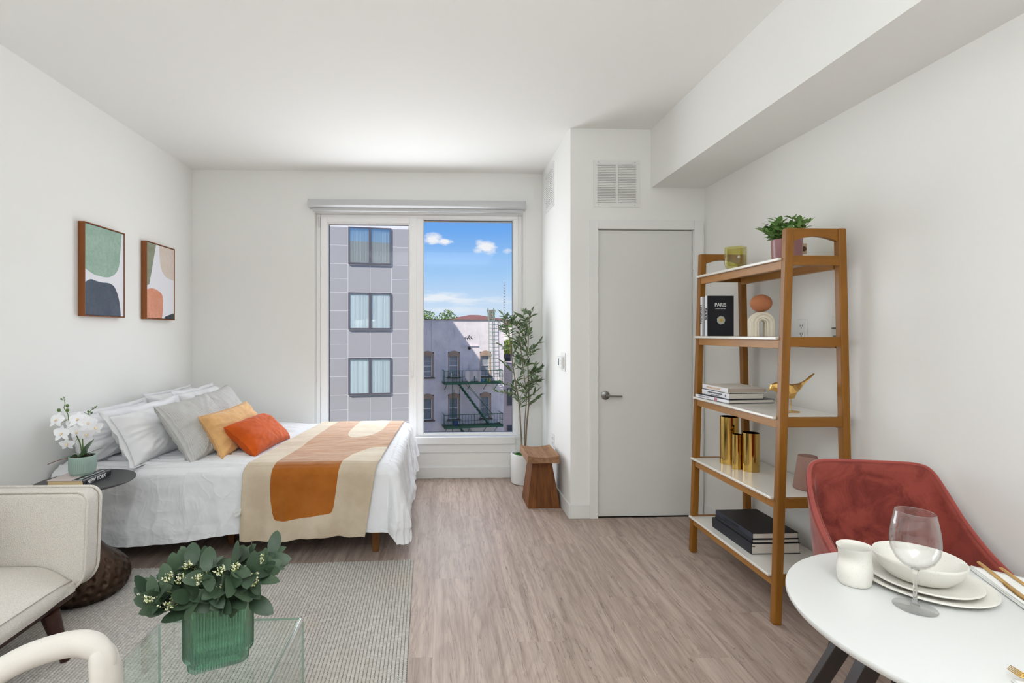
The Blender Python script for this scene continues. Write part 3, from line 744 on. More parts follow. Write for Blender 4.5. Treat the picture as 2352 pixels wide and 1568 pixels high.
for (x, z) in ((3.62, -3.2), (3.62, -6.2)):
    q = B(); q.X = XH; q.box(x, x+.9, -.06, .06, z-1.4, z); f = q.build('window', m_gframe, hh)
    q = B(); q.X = XH; q.box(x+.07, x+.83, -.07, -.05, z-1.33, z-.07); q.build('pane', m_dglass, f)
XH2 = ext_frame(1.378+.6, 47)
h2 = thing('white_house', XH2 @ Vector((4.6, 0, -12)), 'white rendered house with rooftop planting behind the clapboard house', 'house')
q = B(); q.X = XH2; q.box(3.4, 10, 0, 6, -12, .7); q.build('wall', M('cream_render', (226, 220, 208), .9, vary=.06), h2)
q = B(); q.X = XH2; q.box(3.4, 10, 2.2, 6, .7, 1.9); q.build('penthouse', M('cream_render', (226, 220, 208)), h2)
for (x, z0, z1) in ((4.0, -1.6, -.2), (4.0, -3.9, -2.4), (5.3, -1.6, -.2)):
    q = B(); q.X = XH2; q.box(x, x+.7, -.05, .05, z0, z1); f = q.build('window', m_gframe, h2); q = B(); q.X = XH2; q.box(x+.06, x+.64, -.06, -.04, z0+.06, z1-.06); q.build('pane', m_dglass, f)
# a dark mast beside the right edge, aerial
q = B(); 
for i in range(16): q.box(7.52, 7.66, 60, 60.1, 2+i*.34, 2.06+i*.34)
q.box(7.50, 7.53, 60, 60.1, -4, 7.6); q.box(7.66, 7.69, 60, 60.1, -4, 7.6)
tag(q.build('lattice_mast', m_gframe, None, origin=(7.6, 60, -4)), 'thin dark lattice mast against the sky', 'mast')
leafm = {}
def tree(loc, r, h, n, colr, label, sd_):
    t_ = thing('leafy_tree', loc, label, 'tree'); rr = random.Random(sd_)
    q = B(); q.tube([(loc[0], loc[1], loc[2]), (loc[0]+.2, loc[1], loc[2]+h*.7)], [.3, .12], seg=8); q.build('trunk', m_coping, t_)
    mat = M('foliage_%s' % sd_, colr, .7, vary=.4); q = B(); cc = [Vector((rr.gauss(0, .45)*r, rr.gauss(0, .4)*r, h-r*.9+rr.gauss(0, .40)*r)) for _ in range(26)]
    for i in range(n):
        c = rr.choice(cc); d = Vector((rr.gauss(0, 1), rr.gauss(0, 1), rr.gauss(0, 1))).normalized()*r*.34*rr.random()**.4; p = Vector(loc)+c+d
        a = Vector((rr.gauss(0, 1), rr.gauss(0, 1), rr.gauss(0, 1))).normalized(); b_ = a.cross(Vector((rr.gauss(0, 1), rr.gauss(0, 1), rr.gauss(0, 1)))).normalized(); s = .13
        q.add([p-a*s, p+b_*s*.5, p+a*s, p-b_*s*.5], [(0, 1, 2, 3)])
    stuff(q.build('foliage', mat, t_))
tree((-3.9, 50, -10), 3.0, 14.4, 12000, (112, 142, 70), 'leafy green tree rising behind the stucco building roof', 11)
tree((7.2, 57.5, -9), 2.6, 11.6, 6000, (92, 128, 56), 'green tree behind the right edge of the stucco building', 12)
tree((6.3, 46.5, -9), 1.0, 9.9, 1600, (132, 150, 60), 'low rooftop shrub beyond the stucco building edge', 13)
struct(boxo('ground', M('pale_bounce_ground', (196, 190, 180), .95, vary=.1), None, -90, 90, BY+.3, 160, -12.4, -12))  # unseen ground made pale to bounce sunlight onto the facades
# our own building's outer face (pale brick, reflected in the panes opposite)
m_own = M('own_facade', (232, 218, 190), .9, vary=.05)
q = B(); q.box(-26, OX0, BY+WT, BY+WT+.08, -12, 8.7); q.box(OX1, 14, BY+WT, BY+WT+.08, -12, 8.7); q.box(OX0, OX1, BY+WT, BY+WT+.08, -12, OZ0-.05); q.box(OX0, OX1, BY+WT, BY+WT+.08, OZ1, 8.7)
struct(q.build('facade', m_own))

# ================================================================== PICTURES
def sd_attr(nu, nv, polys):
    res = []
    for P in polys: res.append([sdf_poly(i/nu, j/nv, P) for j in range(nv+1) for i in range(nu+1)])
    return res
def art_mat(name, cols):
    m, t, out = newmat(name); v = t.obj()
    n = t.noise(t.mapping(v, (1, 1, 1)), 40, 5, .7); n2 = t.noise(t.mapping(v, (1, 60, 60)), 6, 3, .7); n3 = t.noise(v, 7, 3)
    tex = t.math('ADD', t.math('MULTIPLY', n, .5), t.math('MULTIPLY', n2, .5))
    col = C3(226, 226, 232)
    for i, (a, b) in enumerate(cols):
        d = t.add('ShaderNodeAttribute', attribute_name='sd%d' % i).outputs['Fac']
        c = t.mix(t.mrange(t.math('ADD', tex, t.math('MULTIPLY', n3, .3)), .5, .85), C3(*a), C3(*b))
        col = t.mix(t.math('LESS_THAN', d, 0.0), col, c)
    pbsdf(t, out, col, .8, 0, .2); return m
P1 = [chaikin([(-.1, 1.1), (.96, 1.1), (.95, 1.0), (.905, .74), (.88, .60), (.78, .50), (.60, .445), (.40, .44), (.18, .455), (-.02, .51), (-.1, .56)], 2),
      chaikin([(-.1, -.1), (-.1, .32), (0, .355), (.07, .385), (.15, .40), (.26, .385), (.40, .375), (.60, .385), (.74, .355), (.83, .27), (.89, .16), (.92, .04), (.92, -.1)], 2)]
P2 = [[(-.1, 1.1), (.345, 1.1), (.32, 1.0), (.08, .445), (0, .43), (-.1, .42)],
      chaikin([(.42, 1.15), (.43, .95), (.45, .80), (.50, .68), (.62, .60), (.80, .565), (1.1, .55), (1.1, 1.15)], 2),
      chaikin([(-.1, .36), (.03, .38), (.12, .40), (.26, .40), (.42, .375), (.56, .33), (.575, .25), (.575, .10), (.54, .02), (.48, -.1), (-.1, -.1)], 2),
      [(.61, -.1), (.625, .02), (.66, .03), (1.1, .10), (1.1, -.1)]]
def picture(y0, y1, z0, z1, polys, cols, label, idx):
    D = .042; X0 = LX+.002; p = thing('wall_art', (X0, (y0+y1)/2, z0), label, 'picture')
    f = B(); tk = .006
    f.box(X0, X0+D, y0, y0+tk, z0, z1); f.box(X0, X0+D, y1-tk, y1, z0, z1); f.box(X0, X0+D, y0+tk, y1-tk, z0, z0+tk); f.box(X0, X0+D, y0+tk, y1-tk, z1-tk, z1)
    f.build('frame', m_frame, p, bevel=.0008)
    g = .004; f = B(); f.box(X0, X0+.03, y0+tk, y1-tk, z0+tk, z1-tk); f.build('backing', m_plinth, p)
    nu, nv = 48, 72; ya, yb, za, zb = y0+tk+g, y1-tk-g, z0+tk+g, z1-tk-g
    b = B(); b.grid(lambda s, t_: (X0+D-.004, ya+(yb-ya)*s, za+(zb-za)*t_), nu, nv)
    for i, vals in enumerate(sd_attr(nu, nv, polys)): b.at['sd%d' % i] = vals
    b.build('canvas', art_mat('art_%d' % idx, cols), p)
    c = B(); c.box(X0+.03, X0+D-.0045, ya, yb, za, zb); c.build('canvas_edge', m_white_metal, p)
picture(3.243, 3.643, 1.476, 2.080, P1, [((132, 162, 146), (176, 198, 184)), ((74, 84, 98), (98, 106, 118))], 'framed abstract print of a green shape above a slate one, nearer picture', 1)
picture(3.905, 4.308, 1.476, 2.080, P2, [((124, 130, 108), (158, 162, 142)), ((206, 192, 180), (222, 210, 202)), ((204, 134, 108), (226, 166, 142)), ((62, 70, 76), (84, 92, 96))], 'framed abstract print with coral, olive and beige shapes, farther picture', 2)

# ================================================================== BED
ZT = .565; YN = 3.00; YF = 4.50; XH0 = -2.285; XF = -.27; RR = .05
bed = thing('bed', (-1.2, 3.75, 0), 'low double bed on short wooden legs against the left wall', 'bed')
boxo('mattress', m_cotton, bed, XH0+.01, XF-.04, YN+.05, YF-.06, .30, ZT-.03, bevel=.05)
boxo('bed_base', m_plinth, bed, XH0+.01, XF-.06, YN+.06, YF-.06, .17, .298, bevel=.01)
for (x, y) in ((-.415, 3.14), (-1.37, 3.30), (-.415, 4.36), (-2.2, 3.14), (-2.2, 4.36)):
    B().prism([(x-.018, y-.018, 0), (x+.018, y-.018, 0), (x+.018, y+.018, 0), (x-.018, y+.018, 0)], [(x-.028, y-.028, .17), (x+.028, y-.028, .17), (x+.028, y+.028, .17), (x-.028, y+.028, .17)]).build('leg', m_bedwood, bed, bevel=.003)
def edge1(d):
    """arc-length past the flat part -> (outward, drop)"""
    if d <= 0: return d, 0
    L = RR*math.pi/2
    if d < L: a = d/RR; return RR*math.sin(a), RR*(1-math.cos(a))
    return RR, RR+(d-L)
def bed_surface(x, y, lift=0.0, fine=1.0, drop_near=.40):
    """x, y are unrolled cloth coordinates; beyond the mattress edge the cloth hangs"""
    ex = XF-RR; ey = YN+RR; eyf = YF-RR
    if fine > .5: fine = fine*(1-.97*max(0, min(1, (x+1.27)/.10, (-.27-x)/.07)))
    big = fine > .5 or lift == 0
    dx = max(0, x-ex); dy = max(0, ey-y); dyf = max(0, y-eyf)
    dyy = dy if dy > 0 else dyf; sy = -1 if dy > 0 else 1
    d = math.hypot(dx, dyy)
    px = min(x, ex); py = max(min(y, eyf), ey)
    if d <= 1e-6:
        z = ZT+.006*fbm(px*1.3, py*1.6, 1)+.010*math.exp(-((py-3.7)/.8)**2)
        wr = (.011*fine)*(1-abs(mnoise.noise(Vector((px*1.6+.5*py, py*17, 3)))))**2*2
        wr += .006*fine*mnoise.noise(Vector((px*5, py*36, 8)))
        z += wr-.006*fine
        if fine > .0 and not lift: z += fine*.014*mnoise.noise(Vector((px*3.0, py*28, 5)))*max(0, min(1, (px+.75)/.45))
        return Vector((px, py, z+lift))
    o, dr = edge1(d); ux, uy = dx/d, sy*dyy/d
    # perimeter coordinate for folds
    ang = math.atan2(dyy, dx) if dx > 0 and dyy > 0 else (math.pi/2 if dyy > 0 else 0)
    per = (px*1.0) if dx <= 0 else (.2+(math.pi/2-ang)*.35+(py-ey)*1.0)
    if dx > 0 and dyy <= 0: per = .2+.55+(py-ey)
    t_ = min(1, dr/.35)
    fl_ = (.020*fbm(per*2.1, dr*.8, 4)+.012*(1-abs(mnoise.noise(Vector((per*7, dr*2.5, 2)))))**3+.006*fbm(per*11, dr*7, 9))*t_*(.5+.5*fine)
    if not lift: fl_ += fine*(.020*(1-abs(mnoise.noise(Vector((per*5.5+dr*2.2, dr*1.5, 12)))))**4+.012*fbm(per*2.5+dr*3, dr*6, 15))*t_
    if dx > 0 and dyy <= 0:     # foot side: gathers running down from the edge
        fl_ += fine*(.022*mnoise.noise(Vector((py*24, dr*3, 5)))*math.exp(-dr/.22)+.02*mnoise.noise(Vector((py*4, dr, 5)))*t_)
    flare = .03*t_+(.07*t_ if (dx > 0 and dyy > 0) else .0)*math.sin(2*ang)
    if dx > 0 and dyy <= 0: flare += .0
    out = o+fl_+flare+lift
    base = Vector((px, py, ZT+.006*fbm(px*1.3, py*1.6, 1)))
    wrk = .004*fine*mnoise.noise(Vector((px*6, py*26, 8))) if dx > 0 or True else 0
    p = base+Vector((ux*out, uy*out, -dr*(1.0 if lift else 1.0)+lift*math.exp(-dr/.02)+wrk*math.exp(-dr/.1)))
    return p
m_duvet = m_duv
def duvet():
    b = B(); x0 = XH0+.0; L = 2.52-.08; y0 = YN-.38; y1 = YF+.26; nu, nv = 420, 330
    vs = {}; 
    for j in range(nv+1):
        for i in range(nu+1):
            x = x0+(XF+.40-x0)*i/nu; y = y0+(y1-y0)*j/nv
            # wavy hem
            dx = max(0, x-(XF-RR)); dy = max(0, (YN+RR)-y)
            k = 1.0
            if dy > 0: yy = (YN+RR)-dy*(1+.07*math.sin(x*3.1+1.2)+.06*mnoise.noise(Vector((x*2.2, 0, 0)))+(.0 if x < -.5 else -.03)); y = yy
            d = math.hypot(dx, dy)
            if dx > 0 and dy > 0:
                mx = .465
                if d > mx: s = mx/d; x = (XF-RR)+dx*s; y = (YN+RR)-dy*s
            dyf = max(0, y-(YF-RR))
            if dx > 0 and dyf > 0:
                d = math.hypot(dx, dyf)
                if d > .33: s = .33/d; x = (XF-RR)+dx*s; y = (YF-RR)+dyf*s
            vs[(i, j)] = bed_surface(x, y)
    b.add([vs[(i, j)] for j in range(nv+1) for i in range(nu+1)], [(j*(nu+1)+i, j*(nu+1)+i+1, (j+1)*(nu+1)+i+1, (j+1)*(nu+1)+i) for j in range(nv) for i in range(nu)])
    o = b.build('duvet', m_duvet, None, smooth=180, origin=(-1.2, 3.75, .2)); tag(o, 'white cotton duvet draped over the bed and hanging past its edges', 'duvet'); return o
duvet()
# throw
def throw_mat():
    m, t, out = newmat('knitted_throw'); v = t.obj()
    d = t.add('ShaderNodeAttribute', attribute_name='sd0').outputs['Fac']
    n = t.noise(v, 5, 4, .6); kn = t.noise(t.mapping(v, (1, 1, 1)), 320, 2); big = t.noise(v, 14, 3)
    be = t.mix(t.mrange(n, .35, .65), C3(188, 171, 148), C3(205, 191, 170)); ru = t.mix(t.mrange(n, .35, .65), C3(152, 86, 26), C3(168, 100, 38))
    col = t.mix(t.math('LESS_THAN', t.math('ADD', d, t.math('MULTIPLY_ADD', kn, .004, -.002)), 0), be, ru)
    pbsdf(t, out, col, .9, 0, .15, t.bump(kn, .4, .003), sheen=.9, sheen_tint=(1, .93, .80, 1)); return m
TP = chaikin([(.20, 1.95), (.185, 1.6), (.21, 1.2), (.22, .8), (.21, .45), (.215, .26), (.25, .13), (.29, .115), (.45, .12), (.68, .135), (.715, .145), (.72, .25), (.72, .40), (.725, .47), (.75, .58), (.80, .70), (.86, .765), (.95, .785), (1.1, .79), (1.1, 1.95),
              (.83, 1.95), (.83, 1.5), (.82, 1.32), (.76, 1.15), (.66, 1.10), (.56, 1.12), (.50, 1.25), (.47, 1.5), (.47, 1.95)], 1)
def throw():
    nu, nv = 130, 330; b = B(); vals = []; LT = 1.86
    P = [(p[0], p[1]/LT) for p in TP]; vs = []
    for j in range(nv+1):
        for i in range(nu+1):
            s = i/nu; q = j/nv; hem = .43+.012*math.sin(s*5+.4)+.012*s
            y = (YN+RR)-(hem+.0)+(hem+1.42)*q
            xa = -1.175+.155*max(0, q-.2); xb = -.455+.055*min(1, q*4)+.065*q
            x = xa+(xb-xa)*s
            p = bed_surface(min(x, XF-RR), y, .011, .05)
            if y < YN: p.y -= (.008*math.sin(s*21+1)+.006*math.sin(s*38))*min(1, (YN-y)/.3)
            p.z += .0035*fbm(x*5, y*5, 20)+.002
            if y < YN+.02: p.y -= .010
            vs.append(p); tt = q*1.84/LT; vals.append(sdf_poly(s, tt, P))
    b.add(vs, [(j*(nu+1)+i, j*(nu+1)+i+1, (j+1)*(nu+1)+i+1, (j+1)*(nu+1)+i) for j in range(nv) for i in range(nu)])
    b.at['sd0'] = vals
    o = b.build('throw_blanket', throw_mat(), None, smooth=180, origin=(-.78, 3.6, .2), solid=.006); tag(o, 'knitted throw with rust and beige shapes laid across the foot of the bed', 'throw')
    cl = B(); cl.add([(-1.205, YN-.078, .335), (-1.160, YN-.080, .352), (-1.165, YN-.082, .322), (-1.196, YN-.080, .300)], [(0, 1, 2, 3)]); lb = cl.build('care_label', m_white_metal, o, solid=.001)
    text('L A D U', .009, m_grey_metal, o, (-1.184, YN-.083, .330), (.045, 0, .019), (-.019, 0, .045), 'label_print')
    return o
throw()

# pillows -------------------------------------------------------------
def pillow_pts(W, H_, T, nu=48, nv=40, pinch=.10, wr=.006, sd_=1, sag=0.0):
    """front + back sheets of a stuffed pillow in local (u right, v up, n normal)"""
    res = []
    for sgn in (1, -1):
        L = []
        for j in range(nv+1):
            for i in range(nu+1):
                a = -1+2*i/nu; b_ = -1+2*j/nv
                ea = 1-abs(a)**2.6; eb = 1-abs(b_)**2.6
                th = T*.5*(max(0, ea)**.46)*(max(0, eb)**.46)
                ix = 1-pinch*(1-b_*b_)**1.0*abs(a)**3*.9*(0.55) ; iy = 1-pinch*(1-a*a)*abs(b_)**3*.9*.55
                u = a*W/2*iy if False else a*W/2*(1-pinch*.5*(1-b_*b_)*a*a)
                v = b_*H_/2*(1-pinch*.5*(1-a*a)*b_*b_)
                rad = max(abs(a), abs(b_)); ang = math.atan2(b_, a)
                w = wr*(1-abs(mnoise.noise(Vector((ang*3.3+sd_, rad*1.2, sd_)))))**3*min(1, th/(T*.2)+.1)*(.3+rad)
                w += wr*1.2*fbm(a*2.1+sd_*3, b_*2.1, sgn+sd_)*min(1, th/(T*.2))
                L.append((u, v, sgn*(th)+sgn*w*1.0 - sag*(1-b_)**2*0))
        res.append(L)
    return res
def place(P0, yaw, lean, W, H_):
    """P0 near bottom corner; width runs along +y rotated by yaw; faces +x, leaning back by lean (rad from vertical)"""
    U = Vector((math.sin(yaw), math.cos(yaw), 0)); Nh = Vector((math.cos(yaw), -math.sin(yaw), 0))
    V = (-Nh*math.sin(lean)+Vector((0, 0, 1))*math.cos(lean)).normalized(); N = U.cross(V).normalized()
    c = Vector(P0)+U*(W/2)+V*(H_/2); return c, U, V, N
def pillow(name, mat, P0, yaw, lean, W, H_, T, label, cat='pillow', roll=0, pinch=.14, wr=.006, sd_=1, group=None, flange=0, fringe=False, corner_tip=0, rib=False):
    c, U, V, N = place(P0, yaw, lean, W, H_)
    if roll: U2 = U*math.cos(roll)+V*math.sin(roll); V = V*math.cos(roll)-U*math.sin(roll); U = U2
    root = thing(name, (c.x, c.y, min(c.z-.2, c.z)), label, cat, group); nu, nv = 48, 40
    b = B()
    for k, L in enumerate(pillow_pts(W, H_, T, nu, nv, pinch, wr, sd_)):
        vs = []
        for (u, v, n) in L:
            q = c+U*u+V*v+N*n
            if q.z < ZT+.004: q.z = ZT+.004+ (q.z-ZT)*.05
            if q.x < LX+.012: q.x = LX+.012
            vs.append(q)
        f = [(j*(nu+1)+i, j*(nu+1)+i+1, (j+1)*(nu+1)+i+1, (j+1)*(nu+1)+i) for j in range(nv) for i in range(nu)]
        if k: f = [tuple(reversed(x)) for x in f]
        b.add(vs, f)
    if rib:
        b.at['ribu'] = [(i/nu) for k in range(2) for j in range(nv+1) for i in range(nu+1)]
        b.at['ribv'] = [(j/nv) for k in range(2) for j in range(nv+1) for i in range(nu+1)]
    b.build('cover', mat, root, smooth=180)
    loop = []
    for i in range(41): loop.append((-1+2*i/40, -1))
    for i in range(1, 41): loop.append((1, -1+2*i/40))
    for i in range(1, 41): loop.append((1-2*i/40, 1))
    for i in range(1, 41): loop.append((-1, 1-2*i/40))
    def ed(a, b_, ex=0):
        u = a*(W/2+ex)*(1-pinch*.5*(1-b_*b_)*a*a); v = b_*(H_/2+ex)*(1-pinch*.5*(1-a*a)*b_*b_); q = c+U*u+V*v
        if q.z < ZT+.012: q.z = ZT+.012
        if q.x < LX+.012: q.x = LX+.012
        return q
    if flange:
        fb = B(); vs = []; 
        for r in range(3):
            for (a, b_) in loop:
                q = ed(a, b_, flange*r/2); q += N*(.012*r*mnoise.noise(Vector((a*3+sd_, b_*3, r)))); vs.append(q)
        n = len(loop); fb.add(vs, [(r*n+i, r*n+(i+1) % n, (r+1)*n+(i+1) % n, (r+1)*n+i) for r in range(2) for i in range(n)])
        fb.build('flange', mat, root, smooth=180, solid=.003)
    if fringe:
        pb = B(); pb.tube([ed(a, b_, .003+.003*math.sin(i*2.2)) for i, (a, b_) in enumerate(loop)], .005, seg=6); pb.build('piping', mat, root, smooth=180)
    return root
# back row against the wall
pillow('bed_pillow', m_cotton2, (-2.12, 3.02, .575), .05, .28, .68, .305, .17, 'white pillow against the wall behind the orchid', sd_=3, flange=.03, group='white pillows on the bed', wr=.012)
pillow('bed_pillow', m_cotton2, (-2.12, 3.78, .575), .0, .26, .66, .335, .17, 'white pillow against the wall at the far back corner', sd_=4, flange=.02, group='white pillows on the bed', wr=.012)
# front row
pillow('bed_pillow', m_cotton2, (-1.82, 3.02, .575), .08, .50, .66, .335, .22, 'large white flanged pillow in front nearest the side table', sd_=5, flange=.05, group='white pillows on the bed', wr=.014)
pillow('bed_pillow', m_cotton2, (-1.84, 3.78, .575), -.02, .42, .64, .365, .20, 'white flanged pillow behind the farther grey cushion', sd_=6, flange=.03, group='white pillows on the bed', wr=.014)
pillow('cushion', m_cord, (-1.55, 3.08, .575), .34, .62, .44, .44, .17, 'grey corduroy cushion nearer the camera', 'cushion', roll=.10, sd_=7, pinch=.2, group='grey corduroy cushions', rib=True, wr=.010)
pillow('cushion', m_cord, (-1.62, 3.74, .575), .10, .55, .46, .41, .16, 'grey corduroy cushion farther back beside the window wall', 'cushion', roll=.08, sd_=8, pinch=.2, group='grey corduroy cushions', rib=True, wr=.010)
pillow('cushion', m_beige, (-1.385, 3.19, .575), .04, .52, .70, .30, .14, 'tan velvet cushion with fringed edge behind the orange one', 'cushion', sd_=9, fringe=True, wr=.008)
pillow('cushion', m_rust, (-1.20, 3.24, .575), .10, .85, .56, .28, .15, 'small orange velvet lumbar cushion', 'cushion', sd_=10, wr=.006)

# ================================================================== RUG
def rug():
    X0, X1, Y0, Y1 = -2.28, -.165, .95, 2.985; a = .032
    T = Matrix.Translation((-.17, 2.985, 0)) @ Matrix.Rotation(.030, 4, 'Z')
    W, L = 2.10, 2.0
    r_ = thing('area_rug', T @ Vector((-W/2, -L/2, 0)), 'chunky woven grey-beige rug under the glass table', 'rug')
    q = B(); q.X = T; q.box(-W, 0, -L, 0, .0005, .006); q.build('backing', M('rug_backing', (112, 105, 98), .95), r_)
    q = B(); q.X = None; px, py_ = .0158, .0108; rr = random.Random(2); vs = []; fs = []; tint = []
    nx, ny = int(W/px), int(L/py_)
    for i in range(nx):
        for j in range(ny):
            cx = -(i+.5)*px-.001; cy = -L+(j+.5*(1+(i % 2)))*py_; 
            if cy > -.002: continue
            rx, ry, rz = px*.56, py_*.66, .0055; zc = .0075+rr.uniform(-.0008, .0008); tw = rr.uniform(-.0012, .0012); n = len(vs)
            p = [(cx-rx, cy-tw-.001, zc-.002), (cx-rx*.45, cy-ry, zc), (cx+rx*.45, cy-ry+tw, zc), (cx+rx, cy+tw, zc-.002), (cx+rx*.45, cy+ry, zc), (cx-rx*.45, cy+ry, zc), (cx-rx*.4, cy, zc+rz), (cx+rx*.4, cy, zc+rz)]
            vs += p; fs += [(n, n+1, n+6), (n+1, n+2, n+7, n+6), (n+2, n+3, n+7), (n+3, n+4, n+7), (n+4, n+5, n+6, n+7), (n+5, n, n+6)]
            g = rr.random()*.6+.4*(.5+.5*mnoise.noise(Vector((cx*3, cy*3, 0)))); tint += [g]*8
    q.X = T; q.add(vs, fs); q.at['tint'] = tint
    m, t, out = newmat('rug_wool'); a_ = t.add('ShaderNodeAttribute', attribute_name='tint').outputs['Fac']; v = t.obj()
    big = t.noise(v, 2.0, 2)
    col = t.mix(a_, C3(170, 167, 162), C3(206, 203, 198)); col = t.mix(t.mrange(big, .45, .65, 0, .35), col, C3(196, 182, 166))
    pbsdf(t, out, col, .95, 0, .1, t.bump(t.noise(v, 900, 2), .3, .001))
    stuff(q.build('woven_pile', m, r_, smooth=180))
rug()
RUGZ = .0135

# ================================================================== SIDE TABLE + orchid + book
TX, TY = -1.859, 2.664
st_ = thing('side_table', (TX, TY, RUGZ), 'round black side table with a dimpled bronze pedestal beside the bed', 'side table')
B().lathe([(.0, .590), (.219, .590), (.2225, .592), (.2225, .598), (.221, .600), (0, .600)], c=(TX, TY, 0), seg=72).build('tabletop', m_char, st_, smooth=40)
prof = [(.14, RUGZ), (.17, .02), (.192, .045), (.202, .08), (.200, .11), (.188, .145), (.165, .175), (.13, .205), (.095, .235), (.066, .275), (.048, .325), (.040, .38), (.038, .46), (.042, .53), (.055, .575), (.07, .59)]
fine_prof = []
for i in range(len(prof)-1):
    for k in range(6):
        a = k/6; fine_prof.append((prof[i][0]*(1-a)+prof[i+1][0]*a, prof[i][1]*(1-a)+prof[i+1][1]*a))
fine_prof.append(prof[-1])
# dimple centres in staggered rows
dcent = []
for ri, (z, n_) in enumerate(((.035, 22), (.072, 23), (.108, 22), (.142, 19), (.170, 16), (.193, 13))):
    for k in range(n_): dcent.append((2*math.pi*(k+.5*(ri % 2))/n_, z, ri))
def dim(a, z):
    if z > .225: return 1
    R = .2; d = 0
    for (aa, zz, ri) in dcent:
        if abs(z-zz) > .03: continue
        da = (a-aa+math.pi) % (2*math.pi)-math.pi
        s = math.hypot(da*R, (z-zz)*1.15)/.0185
        if s < 1: d = max(d, (1-s*s))
    return 1-.062*d
B().lathe(fine_prof, c=(TX, TY, 0), seg=220, fn=dim).build('pedestal', M('dark_bronze', (72, 54, 42), .36, .6, vary=.25), st_, smooth=180)

def stroke(pts, n=24):
    pts = [Vector(p) for p in pts]; out = []
    for i in range(len(pts)-1):
        p0 = pts[max(0, i-1)]; p1 = pts[i]; p2 = pts[i+1]; p3 = pts[min(len(pts)-1, i+2)]
        for k in range(n):
            t_ = k/n; out.append(.5*((2*p1)+(-p0+p2)*t_+(2*p0-5*p1+4*p2-p3)*t_*t_+(-p0+3*p1-3*p2+p3)*t_**3))
    out.append(pts[-1]); return out
def leaf_mesh(L=1.0, W=.3, curl=.15, fold=.25, tip=1.0, nu=6, nv=4, name='leaf', base=.0, pw=.8):
    b = B(); vs = []
    for i in range(nu+1):
        s = i/nu; w = W/2*(max(0, math.sin(math.pi*min(1, s**.85)))**pw if s < 1 else 0)
        if base and s < .15: w = max(w, W*base)
        for j in range(nv+1):
            q = -1+2*j/nv; vs.append((w*q, L*s, curl*L*(s*s)*-1+fold*abs(q)*w))
    b.add(vs, [(i*(nv+1)+j, i*(nv+1)+j+1, (i+1)*(nv+1)+j+1, (i+1)*(nv+1)+j) for i in range(nu) for j in range(nv)])
    me = bpy.data.meshes.new(name); me.from_pydata([tuple(p) for p in b.v], [], b.f); me.polygons.foreach_set('use_smooth', [True]*len(me.polygons)); return me
def orient(d, up=(0, 0, 1), roll=0):
    Y = Vector(d).normalized(); X = Y.cross(Vector(up))
    if X.length < 1e-3: X = Vector((1, 0, 0))
    X.normalize(); Z = X.cross(Y); m = Matrix((X, Y, Z)).transposed().to_4x4()
    return m @ Matrix.Rotation(roll, 4, 'Y')
def put_leaf(me, parent, p, d, s=1.0, roll=0, up=(0, 0, 1), name='leaf'):
    m = orient(d, up, roll) @ Matrix.Scale(s, 4); m.translation = Vector(p)-Vector(root_loc(parent)); return inst(me, name, parent, m)
def leaf_mat(name, c1, c2, rough=.4):
    m, t, out = newmat(name); v = t.obj(); oi = t.add('ShaderNodeObjectInfo').outputs['Random']
    n = t.noise(v, 4, 3); f = t.math('ADD', t.math('MULTIPLY', n, .5), t.math('MULTIPLY', oi, .5))
    col = t.mix(f, C3(*c1), C3(*c2))
    geo = t.add('ShaderNodeNewGeometry').outputs['Backfacing']; col = t.mix(t.math('MULTIPLY', geo, .35), col, C3(150, 170, 140))
    pbsdf(t, out, col, rough, 0, .4); return m

# book on the side table
bk = thing('book', (TX-.05, TY-.02, .6), 'thick city book with black spine under the orchid pot', 'book')
def book_block(root, T, W, D, Hh, mat_cover, mat_spine, mat_page, ct=.0035, inset=.004, rounded=True):
    """local: x = spine(0)->fore edge(W), y along spine length D, z thickness"""
    q = B(); q.X = T; q.box(.002, W, 0, D, 0, ct); q.box(.002, W, 0, D, Hh-ct, Hh); q.build('cover', mat_cover, root, bevel=.0008)
    q = B(); q.X = T; q.box(.004, W-inset, inset, D-inset, ct, Hh-ct); q.build('page_block', mat_page, root)
    q = B(); q.X = T; n = 7; vs = []; 
    for y in (0, D):
        for i in range(n+1):
            a = -math.pi/2+math.pi*i/n; vs.append((.003-(.004 if rounded else .0015)*math.cos(a), y, Hh/2+Hh/2*math.sin(a)))
        for i in range(n+1):
            a = math.pi/2-math.pi*i/n; vs.append((.006-(.004 if rounded else .0015)*math.cos(a), y, Hh/2+(Hh/2-ct)*math.sin(a)))
    m_ = 2*(n+1); q.add(vs, [tuple(range(m_)), tuple(reversed(range(m_, 2*m_)))]+[(i, m_+i, m_+(i+1) % m_, (i+1) % m_) for i in range(m_)])
    return q.build('spine', mat_spine, root, smooth=50)
# spine runs from near-left (194,1118) to far-right (258,1085)
bc = Vector((-1.985+.0, 2.475, .6005))
T = Matrix.Translation((-1.788, 2.756, .6008)) @ Matrix.Rotation(math.pi, 4, 'Z')
m_bkblack = M('black_book_cloth', (24, 26, 34), .35)
m_bkpale = M('pale_mauve_cover', (206, 190, 186), .4)
m_ink = M('white_ink', (235, 235, 235), .5)
m_inkk = M('black_ink', (24, 24, 24), .5)
book_block(bk, T, .178, .208, .033, m_bkpale, m_bkblack, M('cream_pages', (222, 196, 150), .8, bump=(500, .3, .001)))
boxo('cover_band', m_bkblack, bk, -1.845, -1.790, 2.548, 2.756, .6337, .6342)
for i in range(5): boxo('cover_photo', m_grey_metal, bk, -1.822, -1.808, 2.565+i*.036, 2.592+i*.036, .6341, .6344)
text('NEW YORK', .026, m_ink, bk, (-1.7835, 2.640, .6165), (0, 1, 0), (0, 0, 1), 'spine_title')

